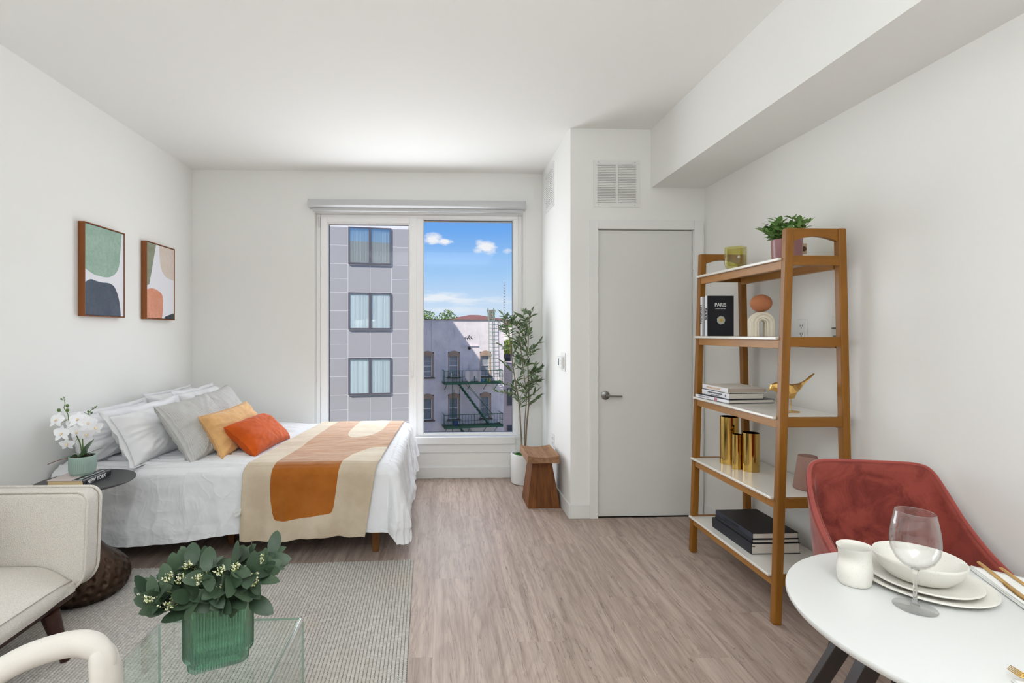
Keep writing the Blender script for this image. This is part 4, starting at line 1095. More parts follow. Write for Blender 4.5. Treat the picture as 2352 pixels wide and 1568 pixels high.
# orchid
OXc, OYc = -1.876, 2.668
m_pot = M('sage_glaze', (146, 168, 158), .45, vary=.04)
og = thing('orchid', (OXc, OYc, .6345), 'white orchid in a ribbed sage green pot on the book', 'potted plant')
flute = lambda a, z: 1-.022*(abs(math.sin(a*22))**.6 if .012 < z < .090 else .4)
B().lathe([(.0, 0), (.050, 0), (.052, .006), (.053, .010), (.0575, .012), (.0590, .03), (.0595, .06), (.0595, .092), (.0575, .096), (.055, .095), (.053, .086), (0, .086)], c=(OXc, OYc, .6345), seg=176, fn=flute).build('pot', m_pot, og, smooth=50)
soil = B(); rr = random.Random(4)
for i in range(150):
    a = rr.random()*6.28; r = .05*rr.random()**.5; soil.ball((OXc+r*math.cos(a), OYc+r*math.sin(a), .722+rr.uniform(0, .004)), rr.uniform(.002, .005), seg=5, rings=3)
stuff(soil.build('bark_chips', M('bark', (70, 54, 42), .95, vary=.4), og))
m_oleaf = leaf_mat('orchid_leaf', (28, 62, 34), (52, 92, 46), .3)
olm = leaf_mesh(1, .52, .25, .12, name='orchid_leaf', base=.6, nu=8); olm.materials.append(m_oleaf)
for (d, s, r) in (((.35, -.1, .9), .118, .3), ((.75, .1, .55), .105, .0), ((-.9, -.25, .22), .09, .0), ((-.8, .3, .38), .085, .3), ((-.95, -.45, .05), .08, .2)):
    put_leaf(olm, og, (OXc, OYc, .722), d, s, r)
m_stem = M('orchid_stem', (96, 122, 52), .5, vary=.15); m_bud = M('orchid_bud', (92, 116, 62), .5)
s1 = stroke([(OXc-.002, OYc, .72), (OXc-.006, OYc-.01, .80), (OXc-.022, OYc-.03, .86), (OXc-.035, OYc-.045, .92), (OXc-.038, OYc-.05, .955), (OXc-.052, OYc-.055, .985), (OXc-.048, OYc-.055, 1.010), (OXc-.054, OYc-.055, 1.035)], 6)
s2 = stroke([(OXc+.006, OYc, .72), (OXc+.008, OYc-.01, .80), (OXc+.012, OYc-.01, .87), (OXc+.035, OYc-.02, .93), (OXc+.055, OYc-.02, .965), (OXc+.085, OYc-.02, .985)], 6)
for s in (s1, s2): B().tube(s, [.0032-.0018*i/len(s) for i in range(len(s))], seg=6).build('stem', m_stem, og, smooth=180)
for (x, z, r) in ((-.078, .975, .0085), (-.036, .974, .0085), (-.036, .998, .0080), (-.066, 1.032, .0045), (-.054, 1.040, .0026), (.044, .962, .0058), (.060, .955, .0055), (.078, .985, .004), (.086, .989, .003)):
    q = B(); q.ball((OXc+x, OYc-.055 if x < 0 else OYc-.02, z), r, r, r*1.1, seg=10, rings=6); q.tube([(OXc+x, OYc-.052, z), (OXc+x*.7-.012 if x < 0 else OXc+x*.9, OYc-.05 if x < 0 else OYc-.02, z-.012)], .0012, seg=4); q.build('bud', m_bud, og, smooth=180)
m_petal = M('orchid_petal', (240, 240, 244), .5, sheen=.2)
pet = leaf_mesh(1, .95, .18, .10, name='petal', base=.3, nu=7); pet.materials.append(m_petal)
pet2 = leaf_mesh(1, .55, .15, .08, name='petal_narrow', base=.3, nu=7); pet2.materials.append(m_petal)
m_lip = M('orchid_lip', (234, 214, 180), .5)
for k, (x, y, z, d, s) in enumerate(((-.085, -.06, .925, (-.2, -.9, .35), .045), (-.065, -.055, .855, (.1, -.95, .1), .044), (-.045, -.045, .800, (.3, -.85, -.3), .036), (.012, -.05, .925, (.2, -.8, .5), .046), (.055, -.04, .905, (.6, -.7, .1), .044), (.085, -.03, .880, (.8, -.6, -.1), .040), (.015, -.06, .865, (.1, -.9, -.2), .042), (.055, -.05, .850, (.4, -.8, -.4), .040), (-.02, -.05, .905, (-.1, -.9, .2), .036))):
    c = Vector((OXc+x, OYc+y, z)); N = Vector(d).normalized(); X = N.cross(Vector((0, 0, 1))).normalized(); U = X.cross(N)
    q = B(); q.ball(tuple(c+N*.004), .006, .006, .006, seg=8, rings=5); q.ball(tuple(c+N*.009-U*.005), .0045, seg=6, rings=4); fo = q.build('flower', m_lip, og, smooth=180)
    for i, a in enumerate((90, 20, 160, 225, 315)):
        a = math.radians(a+rnd.uniform(-8, 8)); dd = X*math.cos(a)+U*math.sin(a)+N*.12; mm = pet if i in (1, 2) else pet2
        m = orient(dd, tuple(N)) @ Matrix.Scale(s, 4); m.translation = c-Vector(og.location); p_ = inst(mm, 'petal', fo, m)
    near = min((s1 if x < .0 else s2), key=lambda p: (p-c).length); B().tube([c, (c+near)/2-Vector((0, 0, .012)), near], .0014, seg=5).build('stem', m_stem, og, smooth=180)
B().tube(stroke([(OXc-.03, OYc-.02, .726), (OXc-.07, OYc-.06, .722), (OXc-.115, OYc-.08, .705)], 5), .0018, seg=5).build('aerial_root', M('root_brown', (120, 84, 66), .8), og)

# ================================================================== SOFA
sf = thing('sofa', (-1.9, 1.4, RUGZ), 'cream boucle sofa on dark tapered legs at the left edge', 'sofa')
def rslab(outline, y0, y1, nm, bev=.02, puff=.0):
    lo = [(x, y0, z) for (x, z) in outline]; hi = [(x, y1, z) for (x, z) in outline]; n = len(outline)
    q = B(); q.add(lo+hi, [tuple(range(n)), tuple(reversed(range(n, 2*n)))]+[(i, n+i, n+(i+1) % n, (i+1) % n) for i in range(n)]); return q.build(nm, m_boucle, sf, smooth=50, bevel=bev, seg=4)
def arc(cx, cz, r, a0, a1, n=8): return [(cx+r*math.cos(math.radians(a0+(a1-a0)*i/n)), cz+r*math.sin(math.radians(a0+(a1-a0)*i/n))) for i in range(n+1)]
for (y0, y1) in ((2.20, 2.29), (.30, .39)):
    ol = [(-2.25, .26), (-2.25, .682)]+arc(-1.575, .637, .045, 90, 0)+[(-1.535, .50)]+arc(-1.655, .36, .115, -5, -75)+[(-1.66, .25)]
    rslab(ol, y0, y1, 'armrest', .018)
    q = B(); edge = [(x, z) for (x, z) in ol[1:]]
    q.tube([(x+.002, y0+.004, z+.002) for (x, z) in edge], .0065, seg=7); q.build('piping', m_boucle, sf, smooth=180)
    q = B(); q.tube([(x+.002, y1-.004, z+.002) for (x, z) in edge], .0065, seg=7); q.build('piping', m_boucle, sf, smooth=180)
B().box(-2.27, -2.15, .39, 2.20, .24, .70).build('backrest', m_boucle, sf, bevel=.03, seg=4)
def cushion_seat():
    q = B(); x0, x1, y0, y1 = -2.16, -1.568, .41, 2.195; nu, nv = 30, 60
    def f(u, v):
        x = x0+(x1-x0)*u; y = y0+(y1-y0)*v; ex = min(1, (1-u)*3.2); ey = min(1, min(v, 1-v)*9)
        return (x-.03*(1-ey)**2*(u**6), y, .335+.065*math.sin(ex*math.pi/2)+.018*math.sin(u*math.pi)*math.sin(min(1, ey)*math.pi/2)-.03*(1-ey)**2)
    q.grid(f, nu, nv)
    vs = []; 
    for k in range(7):
        z = .335-(.335-.262)*k/6; bul = .010*math.sin(math.pi*k/6)
        for j in range(nv+1): vs.append((x1+.002+bul-(.03*(1-min(1, min(j, nv-j)/nv*9))**2), y0+(y1-y0)*j/nv, z-(.03*(1-min(1, min(j, nv-j)/nv*9))**2)*(1-k/6)))
    q.add(vs, [(k*(nv+1)+j, (k+1)*(nv+1)+j, (k+1)*(nv+1)+j+1, k*(nv+1)+j+1) for k in range(6) for j in range(nv)])
    q.box(x0, x1-.006, y0, y1, .262, .30)
    o = q.build('seat_cushion', m_boucle, sf, smooth=60)
    B().tube([(x1+.004-.03*(1-min(1, min(j, 60-j)/60*9))**2, y0+(y1-y0)*j/60, .336-.03*(1-min(1, min(j, 60-j)/60*9))**2) for j in range(61)], .0050, seg=7).build('piping', m_boucle, o, smooth=180)
cushion_seat()
B().box(-2.2, -1.585, .42, 2.20, .232, .262).build('frame', m_walnut, sf, bevel=.004)
for (x, y, dx, dy) in ((-1.60, 2.09, .04, .03), (-1.60, .52, .04, -.03), (-2.14, 2.09, -.04, .03), (-2.14, .52, -.04, -.03)):
    B().tube([(x, y, .228), (x+dx, y+dy, RUGZ)], [.034, .017], seg=20).build('leg', m_walnut, sf, smooth=50)
# small sofa pillow at the very edge of the frame
pw = thing('cushion', (-1.86, 1.86, .44), 'cream cushion resting on the boucle sofa at the left edge', 'cushion')
q = B()
for k, L in enumerate(pillow_pts(.44, .30, .13, 24, 18, .2, .004, 31)):
    vs = [Vector((-1.93, 1.93, .585))+Vector((0, 1, 0))*u+Vector((-.25, 0, .968))*v+Vector((.968, 0, .25))*n for (u, v, n) in L]
    f = [(j*25+i, j*25+i+1, (j+1)*25+i+1, (j+1)*25+i) for j in range(18) for i in range(24)]
    q.add(vs, f if not k else [tuple(reversed(x)) for x in f])
q.build('cover', m_boucle, pw, smooth=180)

# ================================================================== CREAM CHAIR (lower left)
cc_ = thing('armchair', (-1.05, .72, RUGZ), 'cream upholstered chair with a curved open arm at the lower left corner', 'chair')
pts = stroke([(-.985, .80, .50), (-.985, .90, .575), (-.950, 1.0, .645), (-.885, 1.06, .687), (-.815, 1.09, .702), (-.765, 1.10, .700), (-.730, 1.10, .678), (-.718, 1.10, .65)], 8)
rad = [.0185+.0075*math.sin(min(1, (i/len(pts))/.6)*math.pi/2)-.012*max(0, i/len(pts)-.75)*4 for i in range(len(pts))]
B().tube(pts, rad, seg=18).build('arm_loop', m_cream, cc_, smooth=180)
q = B(); q.tube([(-.742, 1.10, .698), (-.738, 1.10, .690), (-.731, 1.10, .672), (-.724, 1.10, .64), (-.721, 1.098, .58), (-.721, 1.09, .52), (-.73, 1.075, .455)], [.012, .026, .034, .039, .041, .043, .045], seg=24, flat=.62)
q.build('side_panel', m_cream, cc_, smooth=180)
B().lathe([(.0, .36), (.20, .36), (.245, .38), (.255, .41), (.245, .44), (.20, .455), (0, .46)], c=(-1.0, .88, 0), seg=40).build('seat', m_cream, cc_, smooth=60)
for (x, y) in ((-.82, 1.0), (-1.16, 1.02), (-.86, .70), (-1.16, .70)):
    B().tube([(x, y, .37), (x+(x+1.0)*.2, y+(y-.86)*.2, RUGZ)], [.02, .012], seg=12).build('leg', m_walnut, cc_, smooth=50)

# ================================================================== GLASS TABLE
GT = .42; gx0, gx1, gy0, gy1 = -.935, -.460, 1.165, 1.675; gt = thing('coffee_table', ((gx0+gx1)/2, 1.42, RUGZ), 'clear bent glass coffee table holding the green vase', 'coffee table')
tk = .007
boxo('tabletop', m_tglass, gt, gx0+.012, gx1-.012, gy0, gy1, GT-tk, GT)
for sx, X0, X1 in ((1, gx1-tk, gx1), (-1, gx0, gx0+tk)):
    boxo('side_panel', m_tglass, gt, X0, X1, gy0, gy1, RUGZ, GT-.014)
    q = B(); n = 6; cx = gx1-.014 if sx > 0 else gx0+.014; vs = []
    for y in (gy0, gy1):
        for i in range(n+1):
            a = math.pi/2*i/n; vs.append((cx+sx*.014*math.sin(a), y, GT-.014+.014*math.cos(a)))
        for i in range(n, -1, -1):
            a = math.pi/2*i/n; vs.append((cx+sx*.004*math.sin(a), y, GT-.014+.004*math.cos(a)))
    m_ = 2*(n+1); q.add(vs, [tuple(range(m_)), tuple(reversed(range(m_, 2*m_)))]+[(i, m_+i, m_+(i+1) % m_, (i+1) % m_) for i in range(m_)])
    q.build('bent_corner', m_wine, gt, smooth=50)
for y in (gy0-.0006, gy1+.0002):
    q = B(); q.box(gx0+.012, gx1-.012, y, y+.0004, GT-tk, GT); q.box(gx0, gx0+tk, y, y+.0004, RUGZ, GT-.013); q.box(gx1-tk, gx1, y, y+.0004, RUGZ, GT-.013); q.build('polished_edge', m_tedge, gt)
q = B(); q.box(gx1-.0125, gx1-.0115, gy0, gy1, GT-tk, GT+.0003); q.build('polished_edge', m_tedge, gt)

# green ribbed vase
VX, VY, VA = -.640, 1.452, math.radians(24)
def stadium(hl, hw, n=96):
    out = []
    P = 4*(hl-hw)+2*math.pi*hw
    for i in range(n):
        s = P*i/n; L = 2*(hl-hw)
        if s < L: out.append((-(hl-hw)+s, -hw, 0, -1)); continue
        s -= L
        if s < math.pi*hw: a = -math.pi/2+s/hw; out.append(((hl-hw)+hw*math.cos(a), hw*math.sin(a), math.cos(a), math.sin(a))); continue
        s -= math.pi*hw
        if s < L: out.append(((hl-hw)-s, hw, 0, 1)); continue
        s -= L; a = math.pi/2+s/hw; out.append((-(hl-hw)+hw*math.cos(a), hw*math.sin(a), math.cos(a), math.sin(a)))
    return out
vz = thing('vase', (VX, VY, GT), 'green ribbed glass vase on the glass coffee table', 'vase')
NS = 336; RIB = 56
def ring(hl, hw, z, rib): return [(p[0]+p[2]*rib*math.cos(2*math.pi*RIB*i/NS), p[1]+p[3]*rib*math.cos(2*math.pi*RIB*i/NS), z) for i, p in enumerate(stadium(hl, hw, NS))]
q = B(); q.X = Matrix.Translation((VX, VY, GT+.0005)) @ Matrix.Rotation(VA, 4, 'Z')
rings = [ring(.072, .024, 0, .0006), ring(.078, .029, .004, .0018), ring(.079, .030, .026, .0018), ring(.080, .031, .029, .0014), ring(.089, .037, .034, .0018), ring(.0905, .0385, .040, .0022), ring(.091, .039, .176, .0022), ring(.091, .039, .182, .0006), ring(.088, .036, .182, .0), ring(.0875, .0355, .17, .0), ring(.087, .035, .045, .0), ring(.075, .027, .034, 0), ring(.072, .025, .012, 0), ring(.05, .015, .010, 0)]
vs = [p for r in rings for p in r]; q.add(vs, [(k*NS+i, k*NS+(i+1) % NS, (k+1)*NS+(i+1) % NS, (k+1)*NS+i) for k in range(len(rings)-1) for i in range(NS)]+[tuple(reversed(range(NS))), tuple(range((len(rings)-1)*NS, len(rings)*NS))])
q.build('vase_body', m_vgreen, vz, smooth=50)
# bouquet
bq = thing('bouquet', (VX, VY, GT+.05), 'seeded eucalyptus bouquet with tiny white flowers in the green vase', 'bouquet')
m_euc = leaf_mat('eucalyptus_leaf', (34, 52, 38), (82, 102, 78), .45)
eu = []
for i, (w_, c_) in enumerate(((.56, .22), (.50, -.1), (.62, .35))):
    me = leaf_mesh(1, w_, c_, .10, name='eucalyptus_leaf_%d' % i, base=.15, nu=10, pw=.55); me.materials.append(m_euc); eu.append(me)
m_twig = M('eucalyptus_twig', (120, 130, 70), .6, vary=.2); m_fl = M('seed_flower', (236, 234, 204), .6); m_flg = M('seed_green', (150, 168, 84), .6)
rr = random.Random(21); fl_me = []
def sprig_mesh():
    q = B(); q.mi = 0
    for i in range(26):
        d = Vector((rr.gauss(0, 1), rr.gauss(0, 1), abs(rr.gauss(0, 1))+.3)).normalized()*rr.uniform(.35, 1); q.mi = 0 if rr.random() < .6 else 1; q.ball(tuple(d*.02), .0019, .0019, .0024, seg=6, rings=4)
        q.mi = 2; q.tube([(0, 0, -.006), tuple(d*.02)], .0006, seg=3)
        if rr.random() < .5:
            q.mi = 0
            for k in range(3): e = Vector((rr.gauss(0, 1), rr.gauss(0, 1), rr.gauss(0, 1))).normalized()*.004; q.tube([tuple(d*.021), tuple(d*.021+e)], .0011, seg=4)
    me = bpy.data.meshes.new('seed_cluster'); me.from_pydata([tuple(p) for p in q.v], [], q.f); 
    for m_ in (m_fl, m_flg, m_twig): me.materials.append(m_)
    me.polygons.foreach_set('material_index', q.m); me.polygons.foreach_set('use_smooth', [True]*len(me.polygons)); return me
spm = [sprig_mesh() for _ in range(3)]
ca, sa = math.cos(VA), math.sin(VA)
branches = []
for i in range(17):
    s = (i % 9)/8*2-1; s += rr.uniform(-.08, .08); side = rr.uniform(-1, 1)
    b0 = Vector((VX+ca*.07*s*.9, VY+sa*.07*s*.9, GT+.135)); b1 = Vector((VX+ca*.078*s-sa*.02*side, VY+sa*.078*s+ca*.02*side, GT+.178))
    gap = .55 if abs(s-.05) < .16 else 1
    top = b1+Vector((ca*s*.068+rr.uniform(-.012, .012)-sa*side*.05, sa*s*.09+ca*side*.06, (.085+.03*rr.random()-.05*max(0, abs(s)-.5))*gap))
    pts = stroke([b0, b1, (b1+top)/2+Vector((0, 0, .012)), top], 6); B().tube(pts, .0016, seg=5).build('branch', m_twig, bq, smooth=180); branches.append((pts, s, side))
nl = 0
for (pts, s, side) in branches:
    for k in (11, 12, 13, 14, 15, 16, 17, 18):
        if nl >= 132: break
        p = pts[min(k, len(pts)-1)]; a = rr.random()*6.283; out = Vector((ca*s*.8+rr.gauss(0, .65), sa*s*.5-.25+rr.gauss(0, .65), rr.uniform(-.35, .85)))
        if k == 18: out = Vector((ca*s*.6+rr.gauss(0, .3), rr.gauss(0, .3), 1))
        put_leaf(rr.choice(eu), bq, p, out, rr.uniform(.052, .078), rr.uniform(-.7, .7), up=(rr.gauss(0, .4), -.8, .7)); nl += 1
    if rr.random() < .9:
        p = pts[-1]+Vector((rr.uniform(-.02, .02), -.02, rr.uniform(-.03, .012))); m = Matrix.Rotation(rr.uniform(-.6, .6), 4, 'X') @ Matrix.Rotation(rr.uniform(-.6, .6), 4, 'Y') @ Matrix.Scale(rr.uniform(.75, 1.1), 4); m.translation = p-Vector(bq.location); inst(rr.choice(spm), 'seed_cluster', bq, m)
for i in range(46):     # leaves spilling over the rim
    s = rr.uniform(-1.1, 1.1); p = Vector((VX+ca*.088*s+sa*.03, VY+sa*.088*s-ca*.03, GT+.185+rr.uniform(-.008, .05))); put_leaf(rr.choice(eu), bq, p, (ca*s*.7+rr.gauss(0, .5), -.5+rr.gauss(0, .4), rr.uniform(-.25, .8)), rr.uniform(.055, .080), rr.uniform(-.6, .6), up=(rr.gauss(0, .3), -.8, .7))
for (dx, dz) in ((-.12, .02), (-.085, -.01), (-.07, .05), (-.03, .04), (.02, .055), (.10, .03), (.075, -.005), (-.10, .06), (.12, .07), (-.055, .085)):
    p = Vector((VX+dx, VY-.045+dx*.35, GT+.225+dz)); m = Matrix.Rotation(.6, 4, 'X') @ Matrix.Scale(rr.uniform(.75, 1.05), 4); m.translation = p-Vector(bq.location); inst(rr.choice(spm), 'seed_cluster', bq, m)

# ================================================================== OLIVE TREE
px_, py2 = .752, 4.52
tr = thing('olive_tree', (px_, py2, 0), 'slender artificial olive tree in a white pot by the window corner', 'potted plant')
B().lathe([(0, 0), (.108, 0), (.119, .008), (.122, .025), (.122, .262), (.118, .270), (.108, .270), (.104, .262), (.104, .235), (0, .235)], c=(px_, py2, 0), seg=56).build('pot', M('matte_white_pot', (226, 226, 224), .6), tr, smooth=40)
mo = B(); rr = random.Random(6)
for i in range(420):
    a = rr.random()*6.28; r = .100*rr.random()**.5; mo.ball((px_+r*math.cos(a), py2+r*math.sin(a), .240+rr.uniform(0, .012)), rr.uniform(.004, .008), seg=5, rings=3)
stuff(mo.build('moss', M('green_moss', (64, 122, 48), .95, vary=.45), tr))
m_bark = M('olive_bark', (128, 116, 98), .8, vary=.25, bump=(60, .4, .003))
m_ol = leaf_mat('olive_leaf', (46, 70, 40), (110, 134, 84), .42)
olf = []
for c_ in (.12, .3, -.1): me = leaf_mesh(1, .25, c_, .12, name='olive_leaf', nu=5, nv=2); me.materials.append(m_ol); olf.append(me)
stems = [stroke([(px_-.015, py2-.01, .24), (px_-.035, py2-.02, .5), (px_-.05, py2-.03, .72), (px_-.10, py2-.05, 1.0), (px_-.14, py2-.06, 1.3), (px_-.17, py2-.06, 1.48)], 6),
         stroke([(px_+.01, py2, .24), (px_+.02, py2-.01, .5), (px_+.04, py2-.02, .75), (px_+.03, py2-.03, 1.05), (px_+.035, py2-.02, 1.3), (px_+.05, py2-.02, 1.53)], 6),
         stroke([(px_+.0, py2-.02, .24), (px_-.0, py2-.04, .55), (px_+.01, py2-.06, .8), (px_-.03, py2-.09, 1.1), (px_-.06, py2-.10, 1.35), (px_-.06, py2-.08, 1.45)], 6)]
for i, s in enumerate(stems): B().tube(s, [(.009 if i < 2 else .006)*(1-.75*k/len(s)) for k in range(len(s))], seg=7).build('trunk', m_bark, tr, smooth=180)
m_ofruit = M('olive_fruit', (36, 34, 44), .3)
leaves = []
rr = random.Random(17); brs = []
for s in stems:
    for k in range(11, len(s), 1):
        if rr.random() < .95:
            p = s[k]; a = rr.random()*6.283; d = Vector((math.cos(a), math.sin(a)*.75, rr.uniform(.5, 1.3))).normalized(); L = rr.uniform(.09, .20)*(1.15-.5*k/len(s))
            brs.append((p, d, L))
brs += [(Vector((px_-.07, py2-.04, .80)), Vector((-.88, -.35, .35)).normalized(), .20), (Vector((px_-.06, py2-.04, .84)), Vector((-.8, -.3, .6)).normalized(), .19), (Vector((px_+.04, py2-.02, .70)), Vector((.62, -.3, .8)).normalized(), .15), (Vector((px_+.04, py2-.02, .95)), Vector((.6, -.2, .7)).normalized(), .20), (Vector((px_+.035, py2, 1.18)), Vector((.62, -.1, .8)).normalized(), .18), (Vector((px_+.05, py2, 1.50)), Vector((.1, -.1, 1)).normalized(), .06)]
def clampx(p): return Vector((min(p.x, CX0-.022), min(p.y, BY-.03), p.z))
for (p, d, L) in brs:
    pts = [p+d*L*t_+Vector((0, 0, -.04*L*t_*t_*4)) for t_ in (0, .25, .5, .75, 1)]; pts = [clampx(x) for x in pts]
    B().tube(pts, [.0028, .0022, .0018, .0014, .001], seg=4).build('twig', m_bark, tr, smooth=180)
    n = max(7, int(L/.0125))
    for i in range(n):
        t_ = .12+.88*i/(n-1); q = p+d*L*t_+Vector((0, 0, -.04*L*t_*t_*4)); side = 1 if i % 2 else -1
        X = d.cross(Vector((0, 0, 1))); X = X.normalized() if X.length > .01 else Vector((1, 0, 0)); sp_ = X*side*.75+d*.9+Vector((rr.gauss(0, .3), rr.gauss(0, .3), rr.gauss(0, .3)))
        if i == n-1: sp_ = d+Vector((rr.gauss(0, .1),)*3)
        Lf = rr.uniform(.055, .088); q = clampx(q)
        tip = q+sp_.normalized()*Lf
        if tip.x > CX0-.008 or tip.y > BY-.02: continue
        leaves.append((q, sp_, Lf, rr.uniform(-1, 1)))
rr.shuffle(leaves)
for (q, d, s, r) in leaves[:300]: put_leaf(rr.choice(olf), tr, q, d, s, r)
if len(leaves) > 300:
    rest = B()
    for (q, d, s, r) in leaves[300:]:
        m = orient(d, (0, 0, 1), r) @ Matrix.Scale(s, 4); m.translation = q; rest.X = m; me = olf[0]
        rest.add([v.co.copy() for v in me.vertices], [tuple(f.vertices) for f in me.polygons])
    rest.X = None; stuff(rest.build('small_leaves', m_ol, tr, smooth=180))
for i in range(9):
    p = rr.choice(leaves)[0]; B().ball((p.x, p.y-.01, p.z-.012), .0065, .0065, .0095, seg=8, rings=6).build('olive', m_ofruit, tr, smooth=180)

# ================================================================== STOOL
so = thing('wooden_stool', (.79, 3.97, 0), 'chunky reclaimed wood stool with a scooped seat beside the white pot', 'stool')
def seatf(z0, z1):
    q = B(); n = 14; vs = []
    for y in (3.775, 4.150):
        for i in range(n+1):
            s = i/n; x = .655+.250*s; dip = .016*math.sin(math.pi*s); vs.append((x, y, z1-dip))
        vs.append((.905, y, z0)); vs.append((.655, y, z0))
    m_ = n+3; q.add(vs, [tuple(reversed(range(m_))), tuple(range(m_, 2*m_))]+[(i, (i+1) % m_, m_+(i+1) % m_, m_+i) for i in range(m_)]); return q
seatf(.368, .430).build('seat', m_stooltop, so, bevel=.004)
q = B(); x0, x1, tx0, tx1, ya, yb, tya, tyb = .668, .925, .712, .862, 3.845, 4.125, 3.880, 4.085
ks = [0, .27, .52, .76, 1.0]
for i in range(4):
    a, b_ = ks[i]+.002*(i > 0), ks[i+1]
    q = B(); q.prism([(x0+(x1-x0)*a, ya, 0), (x0+(x1-x0)*b_, ya, 0), (x0+(x1-x0)*b_, yb, 0), (x0+(x1-x0)*a, yb, 0)], [(tx0+(tx1-tx0)*a, tya, .368), (tx0+(tx1-tx0)*b_, tya, .368), (tx0+(tx1-tx0)*b_, tyb, .368), (tx0+(tx1-tx0)*a, tyb, .368)])
    q.build('base_board', m_stool, so, bevel=.0015)

# ================================================================== BOOKSHELF
SY0, SY1 = 2.26, 3.068; SH = 1.862
bs = thing('bookshelf', (1.74, (SY0+SY1)/2, 0), 'tapered caramel wood ladder bookshelf with white shelves against the right wall', 'bookshelf')
fxa = lambda z: 1.552+.0327*z        # outer front face
bxa = lambda z: 1.943-.022*z         # outer back face
def post(front, y0, y1):
    q = B(); lo, hi = [], []
    for z, L in ((0, lo), (SH, hi)):
        a = fxa(z) if front else bxa(z)-.038; w_ = .038
        L += [(a, y0, z), (a+w_, y0, z), (a+w_, y1, z), (a, y1, z)]
    q.prism(lo, hi); return q.build('upright', m_oakc, bs, bevel=.006, seg=3)
for (y0, y1) in ((SY0, SY0+.036), (SY1-.036, SY1)):
    post(True, y0, y1); post(False, y0, y1)
    # arched top rail
    q = B(); n = 14; vs = []; xa, xb = fxa(SH)+.038, bxa(SH)-.038
    for y in (y0+.006, y1-.006):
        vs += [(xa, y, SH-.001), (xb, y, SH-.001)]
        for i in range(n+1):
            s = i/n; vs.append((xb-(xb-xa)*s, y, SH-.060+.022*math.sin(math.pi*s)))
    m_ = n+3; q.add(vs, [tuple(reversed(range(m_))), tuple(range(m_, 2*m_))]+[(i, (i+1) % m_, m_+(i+1) % m_, m_+i) for i in range(m_)]); q.build('arched_rail', m_oakx, bs, bevel=.001)
LV = [.228, .592, .972, 1.350, 1.727]
for li, z in enumerate(LV):
    top = li == 4; zr = z+(.006 if top else 0)
    for (y0, y1) in ((SY0+.004, SY0+.030), (SY1-.030, SY1-.004)):
        B().box(fxa(z)+.036, bxa(z)-.036, y0, y1, zr-.046, zr).build('side_rail', m_oakx, bs, bevel=.002)
    B().box(fxa(z)-.014, bxa(z)+.0, SY0+.036, SY1-.036, z-.014, z).build('shelf', m_white_lacq, bs, bevel=.004, seg=3)
    B().box(fxa(z)-.014, fxa(z)+.0, SY1-.037, SY1-.012, z-.014, z).build('shelf_lip', m_white_lacq, bs, bevel=.004, seg=3)
    B().box(fxa(z)+.004, fxa(z)+.024, SY0+.036, SY1-.036, z-.055, z-.014).build('apron', m_oaky, bs, bevel=.002)
    B().box(bxa(z)-.040, bxa(z)-.018, SY0+.036, SY1-.036, z-.055, z-.014).build('apron', m_oaky, bs, bevel=.002)

# --- top shelf
Z5 = LV[4]+.0006
vc = (1.655, 2.735); q = B(); n = 120
def pleat(a, z): return 1+.10*math.cos(a*4+.4)*(1 if z > .02 else z/.02)
q.lathe([(.0, .0), (.030, .0), (.050, .010), (.054, .03), (.054, .122), (.051, .124), (.0495, .122), (.049, .04), (.035, .022), (0, .020)], c=(vc[0], vc[1], Z5), seg=96, fn=pleat)
tag(q.build('glass_vase', m_olive, None, smooth=60, origin=(vc[0], vc[1], Z5)), 'lobed olive glass vase on the top shelf', 'vase')
pc = (1.765, 2.475); pl_ = thing('potted_plant', (pc[0], pc[1], Z5), 'leafy green plant in a mauve pot on the top shelf', 'potted plant')
B().lathe([(0, 0), (.060, 0), (.066, .006), (.070, .10), (.070, .118), (.066, .120), (.063, .116), (.062, .095), (0, .095)], c=(pc[0], pc[1], Z5), seg=48).build('pot', M('mauve_glaze', (160, 116, 118), .25, vary=.08), pl_, smooth=40)
B().lathe([(.062, .098), (0, .104)], c=(pc[0], pc[1], Z5), seg=24, cap=False).build('soil', M('bark', (70, 54, 42)), pl_)
m_pl = leaf_mat('bright_leaf', (72, 130, 36), (140, 186, 72), .4)
plm = []
for c_ in (.1, .35): me = leaf_mesh(1, .48, c_, .14, name='bright_leaf', nu=5, nv=4); me.materials.append(m_pl); plm.append(me)
m_pst = M('plant_stem', (90, 80, 44), .7); rr = random.Random(33)
for i in range(34):
    a = rr.random()*6.283; lean = rr.random()**.7*1.1; L = rr.uniform(.07, .135)*(1-.20*lean); p0 = Vector((pc[0]+.03*math.cos(a), pc[1]+.03*math.sin(a), Z5+.10)); d = Vector((math.cos(a)*lean, math.sin(a)*lean, 1)).normalized()
    p1 = p0+d*L; B().tube([p0, p0+d*L*.5, p1], [.0018, .0015, .001], seg=4).build('stem', m_pst, pl_)
    for lv in range(3):
        pp = p0+d*L*(.45+.27*lv)
        for k in range(3 if lv < 2 else 4):
            b_ = k*2.1+lv*1.0+rr.random(); e = Vector((math.cos(b_), math.sin(b_), .35+.35*lv)); lf = pp+e.normalized()*.035
            if lf.x > RX-.015: continue
            put_leaf(rr.choice(plm), pl_, pp, e, rr.uniform(.034, .052), rr.uniform(-.3, .3))
tg = B().box(1.836, 1.868, 2.470, 2.474, Z5+.045, Z5+.100); tag(tg.build('wooden_tag', M('pale_kraft', (196, 172, 142), .8), None, bevel=.001, origin=(1.852, 2.472, Z5+.045)), 'small square kraft tag leaning behind the mauve plant pot', 'tag')
